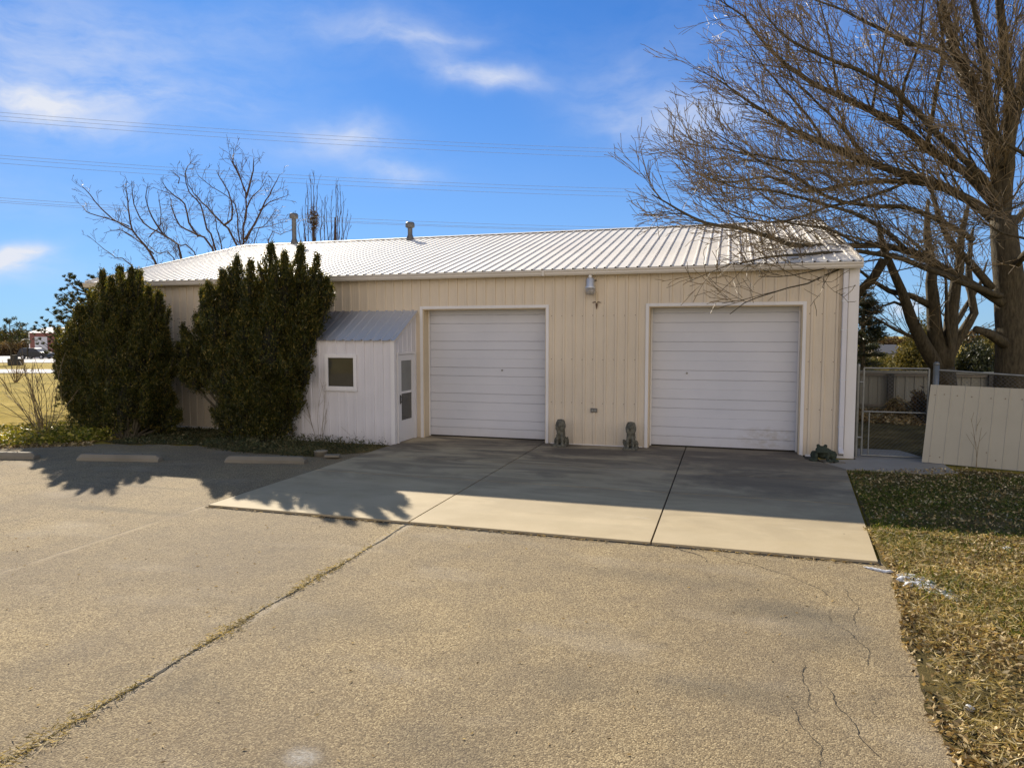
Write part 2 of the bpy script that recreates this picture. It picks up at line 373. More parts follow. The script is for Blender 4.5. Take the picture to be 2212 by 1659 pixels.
def glass(name,col,rough=.04):
    m,nt,b=M(name); b.inputs['Roughness'].default_value=rough
    n=noise(nt,pos(nt),2,3); nt.links.new(ramp(nt,n,[(.3,[x*.85 for x in col]),(.7,[x*1.15 for x in col])]),b.inputs['Base Color'])
    b.inputs['Specular IOR Level'].default_value=.5; return m
m_glass=glass('dark_glass',(.055,.052,.04)); m_glass2=glass('dusty_screen_glass',(.20,.20,.18),.2)
m_lens,nt,b=M('ribbed_lens'); b.inputs['Base Color'].default_value=(.75,.72,.68,1); b.inputs['Transmission Weight'].default_value=.75; b.inputs['Roughness'].default_value=.3
bump(nt,b,noise(nt,pos(nt,(1,1,20)),6,2),.3,.01)

# ---------------------------------------------------------------- sheet metal
RIB=.2286
def ribbed(u0,u1,v0f,v1f,frame,h=.024,base=.060,top=.042,phase=0.,sp=RIB,minor=True):
    """profile across u extruded along v. frame(u,n,v)->xyz."""
    us=[]; k=math.floor((u0-phase)/sp)-1
    while phase+k*sp<u1+sp:
        c=phase+k*sp
        for d,n in ((-base/2,0),(-top/2,h),(top/2,h),(base/2,0)): us.append((c+d,n))
        if minor:
            for mo in (.38,.62):
                for d,n in ((-.008,0),(0,.003),(.008,0)): us.append((c+sp*mo+d,n))
        k+=1
    us.sort()
    def nat(u):
        for (a,na),(b_,nb) in zip(us,us[1:]):
            if a<=u<=b_: return na+(nb-na)*(u-a)/max(1e-9,b_-a)
        return 0
    pr=[(u0,nat(u0))]+[p for p in us if u0+1e-5<p[0]<u1-1e-5]+[(u1,nat(u1))]
    v=[];f=[]
    for i,(u,n) in enumerate(pr):
        v.append(frame(u,n,v0f(u))); v.append(frame(u,n,v1f(u)))
        if i: f.append((2*i-2,2*i,2*i+1,2*i-1))
    return v,f
K=lambda c:(lambda u:c)
# building dimensions
XL,XR=-16.49,2.40; YF,YR=15.1,28.3; YM=(YF+YR)/2; ZE=3.86; ZR=5.62; SL=(ZR-ZE)/(YM-YF)
ZS=.03  # slab level
bld=thing('metal_building','long cream ribbed steel workshop with white ribbed roof and two big roll-up doors','building',((XL+XR)/2,(YF+YR)/2,0))
D=[(-6.80,-3.82),(-1.60,1.44)]; DT=3.04
w=MB()
front=lambda u,n,v:(u,YF-n,v)
zt=K(ZE-.05)
for a,b_,z0 in ((XL,D[0][0],0.),(D[0][0],D[0][1],DT),(D[0][1],D[1][0],.0),(D[1][0],D[1][1],DT),(D[1][1],XR,0.)):
    w.add(*ribbed(a,b_,K(max(z0,.02)),zt,front))
gab=lambda u:ZE+SL*(min(u-YF,YR-u))-.03
w.add(*ribbed(YF,YR,K(.0),gab,lambda u,n,v:(XR+n,u,v)))
w.add(*[x if i==0 else [q[::-1] for q in x] for i,x in enumerate(ribbed(YF,YR,K(.0),gab,lambda u,n,v:(XL-n,u,v)))])
w.add(*[x if i==0 else [q[::-1] for q in x] for i,x in enumerate(ribbed(XL,XR,K(.0),zt,lambda u,n,v:(u,YR+n,v)))])
wall=w.build('wall',m_cream,bld)
# screws along the girts
s_=MB()
for z in (.95,1.9,2.85):
    k=math.ceil(XL/RIB)
    while k*RIB<XR:
        x=k*RIB-.048
        if XL+.05<x<XR-.2 and not any(a-.03<x<b2+.03 and z<DT for a,b2 in D) and not (-9.8<x<-6.9 and z<2.95):
            s_.box((x,YF-.005,z+.004*math.sin(k*3.)),(.014,.01,.014))
        k+=1
s_.build('screw',m_rust,wall)['kind']='stuff'
# base trim
t=MB()
for a,b_ in ((XL,-9.8),(D[0][1]+.1,D[1][0]-.1),(D[1][1]+.1,XR)): MB().bb((a,YF-.035,.0),(b_,YF+.0,.045)).build('base_trim',m_trim,bld)
# corner trims
t=MB(); t.bb((XR-.155,YF-.032,0.0),(XR+.028,YF+.002,ZE-.06)); t.build('corner_trim',m_trim,bld); MB().bb((XR-.002,YF+.003,0),(XR+.03,YF+.12,ZE-.06)).build('corner_trim',m_trim,bld)
t=MB(); t.bb((XL-.03,YF-.032,0.0),(XL+.12,YF+.002,ZE-.06)); t.build('corner_trim',m_trim,bld); MB().bb((XL-.03,YF+.003,0),(XL+.002,YF+.12,ZE-.06)).build('corner_trim',m_trim,bld)
# roof
OH=.16
def rf(sign):
    def fr(u,n,v): # v along the slope measured in y from the eave
        y=(YF-OH+v) if sign>0 else (YR+OH-v)
        return (u,y-sign*n*.26,ZE-OH*SL+v*SL+.03+n*.96)
    return fr
LEN=YM-YF+OH
r=MB(); r.add(*ribbed(XL-.12,XR+.03,K(0),K(LEN),rf(1),h=.023,base=.046,top=.026,minor=False))
q=ribbed(XL-.12,XR+.03,K(0),K(LEN),rf(-1),h=.03,base=.085,top=.035); r.add(q[0],[x[::-1] for x in q[1]])
roof=r.build('roof',m_roof,bld)
rc=MB(); rz=ZE-OH*SL+LEN*SL+.068
for sgn in (-1,1):
    p=[(XL-.13,YM,rz),(XR+.04,YM,rz),(XR+.04,YM+sgn*.17,rz-.17*SL),(XL-.13,YM+sgn*.17,rz-.17*SL)]
    rc.add(p,[(0,1,2,3) if sgn>0 else (3,2,1,0)])
rc.build('ridge_cap',m_roof,roof)
for xx in (XL-.145,XR+.045):
    t=MB()
    for sgn in (1,-1):
        ya=YF-OH-.02 if sgn>0 else YR+OH+.02
        za=ZE-OH*SL+.075; zb=za+LEN*SL+.0
        v=[(xx-.015,ya,za-.16),(xx+.02,ya,za-.16),(xx+.02,ya,za),(xx-.015,ya,za),(xx-.015,YM,zb-.16),(xx+.02,YM,zb-.16),(xx+.02,YM,zb),(xx-.015,YM,zb)]
        t.add(v,[(0,1,2,3),(4,7,6,5),(0,4,5,1),(1,5,6,2),(2,6,7,3),(3,7,4,0)])
    t.build('rake_trim',m_gutter,roof)
# gutter : K-style profile
gy=YF-OH; gzz=ZE-OH*SL
prof=[(0,.02),(-.0,-.11),(-.06,-.11),(-.085,-.07),(-.085,-.045),(-.105,-.015),(-.105,.012),(-.098,.012),(-.098,-.01),(-.075,-.045)]
t=MB()
for (a,b_) in ((XL-.15,-3.845),(-3.835,XR+.055)):
    v=[(a,gy+p[0],gzz+p[1]) for p in prof]+[(b_,gy+p[0],gzz+p[1]) for p in prof]; n=len(prof)
    t.add(v,[(i,i+1,n+i+1,n+i) for i in range(n-1)]+[tuple(range(6)),tuple(range(n,n+6))[::-1]])
t.bb((-3.865,gy-.109,gzz-.113),(-3.815,gy+.0,gzz+.014))
t.bb((XL,YF-OH+.004,gzz-.085),(XR,YF-.0,gzz-.075))   # soffit strip
t.build('gutter',m_gutter,roof)
# downspout
t=MB(); dxc=2.178
t.box((dxc,YF-.075,1.93),(.095,.07,3.5),bev=.012)
R=Matrix.Rotation(.35,3,'X')
t.box((dxc,YF-.105,3.70),(.092,.068,.17),R,bev=.01)
t.box((dxc,YF-.115,.155),(.096,.07,.16),Matrix.Rotation(-.75,3,'X'),bev=.012)
ds=t.build('downspout',m_white,bld)
t=MB()
for z in (.62,1.55,2.52,3.08): MB().bb((dxc-.06,YF-.116,z),(dxc+.06,YF-.03,z+.014)).build('strap',m_lampm,ds)
t=MB(); t.bb((dxc-.04,YF-.165,.075),(dxc+.04,YF-.10,.10)); t.build('outlet_mouth',m_fdark,ds)
# roll-up doors
YD=15.42
def door_profile(z0,z1):
    pr=[];z=z0
    lines=[];k=0
    zz=z0+.205
    while zz<z1-.02:
        lines.append((zz,[.022,.022,.006][k%3])); zz+=.205 if k%3!=0 else .20; k+=1
    pr.append((z0,0))
    for zl,d in lines: pr+=[(zl-.009,0),(zl-.004,-d),(zl+.004,-d),(zl+.009,0)]
    pr.append((z1,0)); return pr
for i,(a,b_) in enumerate(D):
    pr=door_profile(.05,DT+.05); v=[];f=[]
    x0,x1=a-.05,b_+.05
    for j,(z,d) in enumerate(pr):
        v+=[(x0,YD-d,z),(x1,YD-d,z)]
        if j: f.append((2*j-2,2*j-1,2*j+1,2*j))
    dd=MB().add(v,f).build('roller_door',m_door,bld)
    dd['label']='left white panelled garage door beside the small lean-to' if i==0 else 'right white panelled garage door with scuff marks at its lower right'
    # jambs and head reveal, track angle
    t=MB()
    t.bb((a-.002,YF+.0,.02),(a+.03,YD+.03,DT)); t.bb((b_-.03,YF+.0,.02),(b_+.002,YD+.03,DT)); t.bb((a+.03,YF,DT-.03),(b_-.03,YD+.03,DT+.01))
    t.build('door_jamb',m_jamb,dd)
    t=MB(); wd=.055
    t.bb((a-wd,YF-.03,.0),(a+.012,YF-.002,DT+wd),bev=.004); t.bb((b_-.012,YF-.03,.0),(b_+wd,YF-.002,DT+wd),bev=.004); t.bb((a+.012,YF-.031,DT-.012),(b_-.012,YF-.001,DT+wd),bev=.004)
    t.bb((a+.031,YD-.05,.04),(a+.06,YD-.025,DT-.03)); t.bb((b_-.06,YD-.05,.04),(b_-.031,YD-.025,DT-.03))
    t.build('door_trim',m_trim,dd)
    t=MB(); t.bb((a+.04,YD-.02,.034),(b_-.04,YD+.03,.062)); t.build('rubber_seal',m_dark,dd)
    t=MB(); kx=-2.0 if i==0 else -.9
    kx=(a+.62*(b_-a)) if i==0 else (a+.26*(b_-a)); t.tube([(kx,YD-.02,1.62),(kx,YD+.0,1.62)],.022,12); t.build('lock',m_galv,dd)
# electrical outlet
t=MB(); t.bb((-2.815,YF-.055,.755),(-2.675,YF-.015,.845),bev=.008); ob=t.build('electrical_outlet',m_ventm,bld)
t=MB(); t.bb((-2.79,YF-.062,.775),(-2.755,YF-.054,.825)); t.bb((-2.735,YF-.062,.775),(-2.70,YF-.054,.825)); t.build('flip_cover',m_galv,ob)
# roof vents
def onroof(px,py):
    d=ray(px,py); 
    # plane z = zc + SL*(y-YF)
    zc=ZE+.03; t_=(zc-SL*YF-H)/(d[2]-SL*d[1]); return CAM+t_*d
for (px,py,ytop,lab) in ((636,527,461,'tall round vent pipe with flat cap left of the poplar'),(886,519,480,'short round vent pipe near the middle of the ridge')):
    p=onroof(px,py); top=P(px,ytop,p[1]); hgt=top[2]-p[2]
    t=MB(); t.lathe((p[0],p[1],p[2]-.06),[(.13,0),(.13,.10),(.085,.22),(.078,.24),(.078,hgt-.16),(.078,hgt-.1)],18)
    o=t.build('vent_pipe',m_ventm,roof,True); o['label']=lab
    t=MB(); t.lathe((p[0],p[1],p[2]+hgt-.2),[(.08,0),(.145,.03),(.15,.06),(.15,.15),(.12,.19),(.05,.2)],18)
    t.build('vent_cap',m_ventm,o,True)

# ---------------------------------------------------------------- yard light on the wall
lx=-2.82
lamp=thing('wall_light','grey dusk-to-dawn yard light fixed high between the two garage doors','light',(lx,YF-.02,3.5))
MB().tube([(lx+.10,YF-.02,3.60),(lx+.07,YF-.08,3.60),(lx,YF-.15,3.58)],.018,10).build('mounting_arm',m_galv,lamp)
MB().lathe((lx,YF-.17,3.42),[(.112,0),(.112,.03),(.090,.06),(.086,.20),(.06,.225)],20).build('housing',m_lampm,lamp,True)
MB().lathe((lx,YF-.17,3.64),[(.04,0),(.04,.06),(.028,.075)],14).build('photocell',m_trim,lamp,True)
MB().lathe((lx,YF-.17,3.28),[(.02,0),(.075,.012),(.098,.06),(.108,.138)],20).build('lens',m_lens,lamp,True)
cx_=lx+.12
cr=thing('wall_bracket','small brown cross-shaped metal bracket on the wall under the yard light','bracket',(cx_,YF-.02,3.1))
MB().tube([(cx_,YF-.05,3.36),(cx_,YF-.05,3.12)],[.018,.016],8).build('conduit',m_jamb,cr)
MB().tube([(cx_-.09,YF-.05,3.125),(cx_-.04,YF-.05,3.14),(cx_,YF-.05,3.125),(cx_+.04,YF-.05,3.14),(cx_+.09,YF-.05,3.125)],.010,6).build('cross_arm',m_rust,cr)
MB().lathe((cx_,YF-.05,2.99),[(.006,0),(.016,.05),(.024,.09),(.014,.13)],8).build('spike',m_rust,cr)

# ---------------------------------------------------------------- lean-to entry
SX0,SX1,SY=-9.75,-6.98,13.97; ZF,ZB=2.33,2.97
shed=thing('entry_lean_to','small white steel lean-to porch with a window, against the cream wall','lean-to',((SX0+SX1)/2,(SY+YF)/2,0))
w=MB()
WX0,WX1,WZ0,WZ1=-8.68,-7.90,1.23,1.98
fr=lambda u,n,v:(u,SY-n,v)
for a,b_,z0,z1 in ((SX0,WX0,.0,ZF),(WX1,SX1,.0,ZF),(WX0,WX1,.0,WZ0),(WX0,WX1,WZ1,ZF)): w.add(*ribbed(a,b_,K(z0),K(z1),fr,h=.021,phase=.05))
st=lambda u:ZF+(ZB-ZF)*(u-SY)/(YF-SY)
DY0,DY1,DZ=14.10,14.98,2.03
side=lambda u,n,v:(SX1+n*.8,u,v)
w.add(*ribbed(SY,DY0,K(0),st,side,h=.021,phase=.02)); w.add(*ribbed(DY1,YF,K(0),st,side,h=.021,phase=.02)); w.add(*ribbed(DY0,DY1,K(DZ),st,side,h=.021,phase=.02))
q=ribbed(SY,YF,K(0),st,lambda u,n,v:(SX0-n*.8,u,v),h=.021); w.add(q[0],[x[::-1] for x in q[1]])
wl=w.build('wall',m_shed,shed)
t=MB(); t.bb((SX1-.075,SY-.026,.0),(SX1+.02,SY-.001,ZF-.01)); t.bb((SX1+.0,SY-.001,.0),(SX1+.022,SY+.075,ZF-.012)); t.build('corner_trim',m_trim,shed); MB().bb((SX0-.02,SY-.026,0),(SX0+.06,SY-.001,ZF-.01)).build('corner_trim',m_trim,shed)
q=ribbed(SX0-.08,SX1+.06,K(0),K(1.),lambda u,n,v:(u,SY-.09+v*(YF-SY+.085),ZF-.02+v*(ZB-ZF+.05)+n),h=.02,phase=.05,minor=False)
MB().add(*q).build('roof',m_shroof,shed)
t=MB()
y0=SY-.08
v=[(SX1+.035,y0,ZF-.06),(SX1+.06,y0,ZF-.06),(SX1+.06,y0,ZF-.022),(SX1+.035,y0,ZF-.022),(SX1+.035,YF-.01,ZB-.03),(SX1+.06,YF-.01,ZB-.03),(SX1+.06,YF-.01,ZB+.016),(SX1+.035,YF-.01,ZB+.016)]
t.add(v,[(0,1,2,3),(4,7,6,5),(0,4,5,1),(1,5,6,2),(2,6,7,3),(3,7,4,0)]); t.build('rake_trim',m_gutter,shed)
# window
t=MB(); wd=.07
t.bb((WX0-.01,SY-.04,WZ0-.02),(WX0+wd,SY+.03,WZ1+.02),bev=.006); t.bb((WX1-wd,SY-.04,WZ0-.02),(WX1+.01,SY+.03,WZ1+.02),bev=.006)
t.bb((WX0+wd,SY-.039,WZ1-wd+.01),(WX1-wd,SY+.03,WZ1+.02),bev=.006); t.bb((WX0+wd,SY-.039,WZ0-.02),(WX1-wd,SY+.03,WZ0+wd-.02),bev=.006); t.bb((WX0-.02,SY-.055,WZ0-.05),(WX1+.02,SY-.002,WZ0-.021))
win=t.build('window',m_trim,shed)
t=MB(); t.bb((WX0+wd-.01,SY-.005,WZ0+.03),(WX1-wd+.01,SY+.005,WZ1-.05)); t.build('window_pane',m_glass,win)
MB().bb((-8.30,SY-.004+.012,WZ0+.05),(-8.285,SY+.02,WZ1-.06)).build('sash_bar',m_fdark,win)
t=MB(); t.bb((WX0+wd-.002,SY-.016,WZ0+.048),(WX0+wd+.012,SY-.006,WZ1-.062)); t.bb((WX1-wd-.012,SY-.016,WZ0+.048),(WX1-wd+.002,SY-.006,WZ1-.062)); t.bb((WX0+wd+.012,SY-.016,WZ1-.074),(WX1-wd-.012,SY-.006,WZ1-.062)); t.build('screen_frame',m_fdark,win)
# storm door in the side
t=MB(); x=SX1
t.bb((x-.02,DY0-.02,.03),(x+.045,DY0+.035,DZ+.02)); t.bb((x-.02,DY1-.035,.03),(x+.045,DY1+.02,DZ+.02)); t.bb((x-.02,DY0+.035,DZ-.03),(x+.044,DY1-.035,DZ+.02))
t.build('door_frame',m_trim,shed)
t=MB(); a,b_=DY0+.045,DY1-.045; g0,g1,g2,g3=.52,1.12,1.17,1.86; e=.12
X0,X1=x-.005,x+.03
t.bb((X0,a,.045),(X1,b_,g0)); t.bb((X0,a,g3),(X1,b_,DZ-.04)); t.bb((X0,a,g0),(X1,a+e,g3)); t.bb((X0,b_-e,g0),(X1,b_,g3)); t.bb((X0,a+e,g1),(X1,b_-e,g2))
dr=t.build('door',m_trim,shed)
t=MB(); t.bb((x+.005,a+e-.01,g0-.01),(x+.012,b_-e+.01,g1+.01)); t.build('lower_pane',m_glass,dr)
t=MB(); t.bb((x+.005,a+e-.01,g2-.01),(x+.012,b_-e+.01,g3+.01)); t.build('upper_pane',m_glass2,dr)
t=MB(); t.bb((x+.031,a+.03,.90),(x+.05,a+.07,1.10),bev=.005); t.tube([(x+.05,a+.05,1.06),(x+.085,a+.05,1.05),(x+.085,a+.05,.96),(x+.05,a+.05,.94)],.009,8); t.build('handle',m_fdark,dr)

# ---------------------------------------------------------------- ground, paving
def ground():
    xs=np.unique(np.concatenate([np.linspace(-1500,-130,14),np.linspace(-130,60,96),np.linspace(60,1500,14)]))
    ys=np.unique(np.concatenate([np.linspace(-60,-2,8),np.linspace(-2,190,97),np.linspace(190,3500,16)]))
    X,Y=np.meshgrid(xs,ys); Z=gz(X,Y)-.012
    v=np.stack([X.ravel(),Y.ravel(),Z.ravel()],1); nx=len(xs)
    i=np.arange(len(ys)-1)[:,None]*nx+np.arange(nx-1)[None]; i=i.ravel()
    return npmesh('ground',v,np.stack([i,i+1,i+nx+1,i+nx],1),m_lawn,None,True)
tag(ground(),'flat winter lawn, yellow-brown with green patches',None,kind='structure')
def poly(name,pts,z,mat,label,jit=0,seed=1,thick=0,kind='structure'):
    rnd=random.Random(seed); out=[]
    n=len(pts)
    for i in range(n):
        a=np.array(pts[i][:2],float); b_=np.array(pts[(i+1)%n][:2],float); L=np.linalg.norm(b_-a)
        jj=pts[i][2] if len(pts[i])>2 else 0
        k=max(1,int(L/.07)) if jj else 1
        for s in range(k):
            p=a+(b_-a)*s/k
            if s and jj: 
                nrm=np.array([-(b_-a)[1],(b_-a)[0]])/L; p=p+nrm*jj*(rnd.random()-.5+.6*math.sin(s*.35+seed)+.5*math.sin(s*.11+seed*2))
            out.append(tuple(p))
    v=[(p[0],p[1],z) for p in out]; m=len(v); f=[tuple(range(m))]
    if thick:
        v+=[(p[0],p[1],z-thick) for p in out]; f+=[(i,i+m,(i+1)%m+m,(i+1)%m) for i in range(m)]
    me=bpy.data.meshes.new(name); me.from_pydata(v,[],f); me.update(); me.materials.append(mat)
    import bmesh
    bm=bmesh.new(); bm.from_mesh(me); bmesh.ops.triangulate(bm,faces=[x for x in bm.faces if len(x.verts)>4]); bmesh.ops.recalc_face_normals(bm,faces=bm.faces); bm.to_mesh(me); bm.free()
    o=bpy.data.objects.new(name,me); COL.objects.link(o); return tag(o,label,None,kind=kind)
lot=[(-40,-12),(1.6,-12,.01),(1.34,3.2,.022),(1.34,4.9,.022),(1.42,6.0,.025),(1.66,7.9),(1.66,8.3),(-7.0,8.3),(-7.0,13.9,.04),(-7.9,12.35,.10),(-9.6,12.25,.10),(-11.2,12.7,.10),(-13.6,12.05,.06),(-14.95,11.15,.06),(-19,9.6,.06),(-40,4)]
poly('parking_lot',lot,.0,m_asph,'brown chip-sealed asphalt parking lot with a weedy seam')
# slab in panels with open joints, laid over dark dirt
poly('joint_bed',[(-6.99,8.17),(1.57,8.17),(2.05,13.7),(1.7,15.0),(1.46,15.5),(-6.97,15.5)],.006,m_dark,'dark dirt under the driveway joints')
t=MB()
jx=[-7.0,-3.875,-.80]; ys_=[8.13,10.82,12.5,15.48]; gp=.011
def panel(x0a,x0b,x1a,x1b,y0,y1):
    z=ZS; v=[(x0a,y0,z),(x1a,y0,z),(x1b,y1,z),(x0b,y1,z)]
    vb=[(p[0],p[1],-.09) for p in v]; t.add(v+vb,[(0,1,2,3),(0,4,5,1),(1,5,6,2),(2,6,7,3),(3,7,4,0)])
def rx(y): return 1.575+(2.09-1.575)*(y-8.13)/(13.76-8.13)
for i in range(2):
    for j in range(3): panel(jx[i]+gp,jx[i]+gp,jx[i+1]-gp,jx[i+1]-gp,ys_[j]+(.013 if j else 0),ys_[j+1]-.013)
for j in range(2): panel(jx[2]+gp,jx[2]+gp,rx(ys_[j]+.013),rx(ys_[j+1]-.013),ys_[j]+(.013 if j else 0),ys_[j+1]-.013)
panel(jx[2]+gp,jx[2]+gp,rx(12.513),rx(13.7),12.513,13.7)
panel(jx[2]+gp,jx[2]+gp,rx(13.7),1.62,13.7,14.55); panel(jx[2]+gp,jx[2]+gp,1.50,1.44,14.55,15.48)
# fill the gap to the lean-to door
tag(t.build('driveway',m_conc),'tan concrete driveway apron in front of the garage doors',None,kind='structure')
poly('gate_path',[(1.98,13.75),(3.5,13.78),(3.95,14.05,.02),(3.9,15.0,.02),(3.5,16.4),(2.45,16.4),(2.45,14.9),(1.75,14.7)],.015,m_conc2,'old concrete path leading to the chain-link gate',thick=.05)
r_=random.Random(8); v=[];f=[]; x=-7.02; i=0
while x<1.66:
    v+=[(x,8.128,.004),(x,8.128-.03-.022*abs(math.sin(x*2.7))*r_.random()-.012*r_.random(),.004)]
    if i: f.append((2*i-2,2*i-1,2*i+1,2*i))
    i+=1; x+=.04
tag(MB().add(v,f).build('edge_gap',m_dark),'dark gap where the asphalt has pulled away from the concrete apron',None,kind='structure')
# far left roads
def strip(name,y0,y1,mat,lab,x0=-340,x1=330,z=.03):
    v=[];f=[]
    n=30
    for i in range(n+1):
        x=x0+(x1-x0)*i/n
        for yy in (y0,y1):
            p=G(x,yy) if False else None
        pa=G(x,y0); pb=G(x,y1); v+=[(pa[0],pa[1],gz(pa[0],pa[1])+z),(pb[0],pb[1],gz(pb[0],pb[1])+z)]
        if i: f.append((2*i-2,2*i,2*i+1,2*i-1))
    return tag(MB().add(v,f).build(name,mat),lab,None,kind='structure')
strip('sidewalk',806.5,798.5,m_walk,'pale concrete drive crossing the lawn far left')
strip('road',784,769,m_road,'pale road in front of the red shed')
# ---------------------------------------------------------------- wheel stops
def wheel_stop(p0,p1,label):
    p0=Vector((p0[0],p0[1],0)); p1=Vector((p1[0],p1[1],0)); d=(p1-p0); L=d.length; d.normalize(); n=Vector((-d.y,d.x,0))
    pr=[(-.10,0.001),(-.095,.06),(-.055,.125),(.055,.125),(.095,.06),(.10,.001)]
    secs=[(0,.55),(.06,.95),(.10,1),(L-.10,1),(L-.06,.95),(L,.55)]
    v=[];m=len(pr)
    for s,k in secs:
        for a,z in pr: v.append(tuple(p0+d*s+n*a*(.8+.2*k)+Vector((0,0,z*k if z>.01 else z))))
    f=[(i*m+j,i*m+j+1,(i+1)*m+j+1,(i+1)*m+j) for i in range(len(secs)-1) for j in range(m-1)]+[tuple(range(m)),tuple(range((len(secs)-1)*m,len(secs)*m))[::-1]]
    o=MB().add([tuple(Vector(q)-p0) for q in v],f).build('wheel_stop',m_stop); o.location=p0
    tag(o,label,'wheel stop','concrete wheel stops along the lot edge')
    for s in (.3*L,.78*L):
        c=d*s; b_=MB().tube([(c.x,c.y,.12),(c.x,c.y,.135)],.012,8).build('anchor_pin',m_rust); b_.parent=o
wheel_stop((-14.75,9.98),(-12.98,10.38),'sunlit concrete wheel stop cut off by the left edge of the photo')
wheel_stop((-12.05,10.52),(-10.42,10.86),'shaded concrete wheel stop in front of the left evergreen bush')
wheel_stop((-9.15,11.17),(-7.62,11.5),'concrete wheel stop beside the driveway apron, below the right bush')
# lids
p=G(693,985)
o=thing('valve_cover','pale round utility cover standing in the weeds by the apron','cover',(p[0],p[1],0)); t=MB(); t.lathe((p[0],p[1],.0),[(.13,0),(.13,.09),(.14,.095),(.14,.11),(.05,.125)],18); t.build('lid',m_stop,o,True)
p=G(718,990); t=MB(); t.box((p[0],p[1],.05),(.30,.16,.05),Matrix.Rotation(.3,3,'Z'),bev=.01); tag(t.build('paver',m_stop),'small pale flat stone lying beside the round utility cover','stone')

# ---------------------------------------------------------------- statues
def remeshed(name,mb,mat,parent,vox=.012,disp=.006):
    o=mb.build(name,mat,parent,True)
    m=o.modifiers.new('r','REMESH'); m.mode='VOXEL'; m.voxel_size=vox; m.use_smooth_shade=True
    tx=bpy.data.textures.new(name+'_t','CLOUDS'); tx.noise_scale=.035
    m=o.modifiers.new('s','SMOOTH'); m.iterations=2; m.factor=.5
    m=o.modifiers.new('d','DISPLACE'); m.texture=tx; m.strength=disp*2; m.mid_level=.5
    return o
def lion(c,flip,label):
    x,y,z=c; s=flip
    root=thing('lion_statue',label,'statue',c,'weathered stone lions by the garage doors')
    t=MB(); e=lambda dx,dy,dz,r,rot=None:t.ell((x+s*dx,y+dy,z+dz),r,rot)
    e(0,.03,.26,(.095,.10,.20)); e(0,-.03,.33,(.085,.08,.13)); e(.005,.08,.12,(.12,.12,.11)) # torso, chest, haunch
    for q in (-1,1):
        e(q*.055,-.085,.15,(.034,.036,.15)); e(q*.058,-.12,.035,(.042,.06,.032))      # fore legs and paws
        e(q*.105,.05,.10,(.045,.09,.085)); e(q*.115,-.03,.035,(.035,.07,.03))         # hind legs
        e(q*.058,-.01,.555,(.02,.015,.025))                                             # ears
    e(0,-.02,.44,(.115,.105,.14)); e(.0,.0,.50,(.10,.10,.085))                           # mane
    e(0,-.09,.485,(.062,.06,.068)); e(0,-.142,.465,(.034,.03,.028)); e(0,-.13,.43,(.024,.025,.015))
    for q in (-1,1):
        e(q*.028,-.137,.505,(.014,.012,.011)); e(q*.05,-.09,.40,(.05,.04,.07))
    t.tube([(x+s*.09,y+.13,z+.05),(x+s*.15,y+.10,z+.06),(x+s*.16,y+.02,z+.14),(x+s*.145,y-.0,z+.19)],[.022,.02,.018,.03],8)
    remeshed('body',t,m_stone,root,.011,.007)
    b_=MB(); b_.box((x,y,z+.02),(.30,.34,.04),bev=.008); b_.build('plinth',m_stone,root)
lion((-3.42,14.80,ZS),1,'weathered stone sitting lion right of the left garage door')
lion((-1.90,14.78,ZS),-1,'dark mossy stone sitting lion left of the right garage door')
fx,fy=1.80,14.52; frog=thing('frog_statue','dark green squatting frog statue at the wall foot right of the garage doors','statue',(fx,fy,.02))
t=MB(); e=lambda dx,dy,dz,r,rot=None:t.ell((fx+dx,fy+dy,.02+dz),r,rot)
e(.02,.02,.15,(.15,.15,.115)); e(-.03,-.07,.22,(.115,.10,.08)); e(-.03,-.11,.195,(.12,.085,.035))
for q in (-1,1): e(-.03+q*.065,-.07,.30,(.036,.036,.034)); e(-.03+q*.10,-.11,.10,(.035,.045,.10)); e(-.03+q*.13,-.17,.025,(.055,.06,.022))
e(.17,.03,.11,(.085,.12,.09)); e(-.15,.05,.10,(.07,.11,.085)); e(.2,-.10,.03,(.08,.08,.028)); e(-.2,-.06,.03,(.06,.08,.028))
remeshed('body',t,m_frog,frog,.011,.005)
t=MB()
for (a,b_,s) in ((-.3,-.1,.05),(-.18,-.2,.06),(.05,-.22,.05),(.25,-.18,.07),(.34,-.1,.05)):
    t.ell((fx+a,fy+b_,.02),(s,s*.7,.018))
tag(t.build('edging_stone',m_stop,None,True),'few flat pale pebbles scattered at the frog statue foot','stones',kind='stuff')

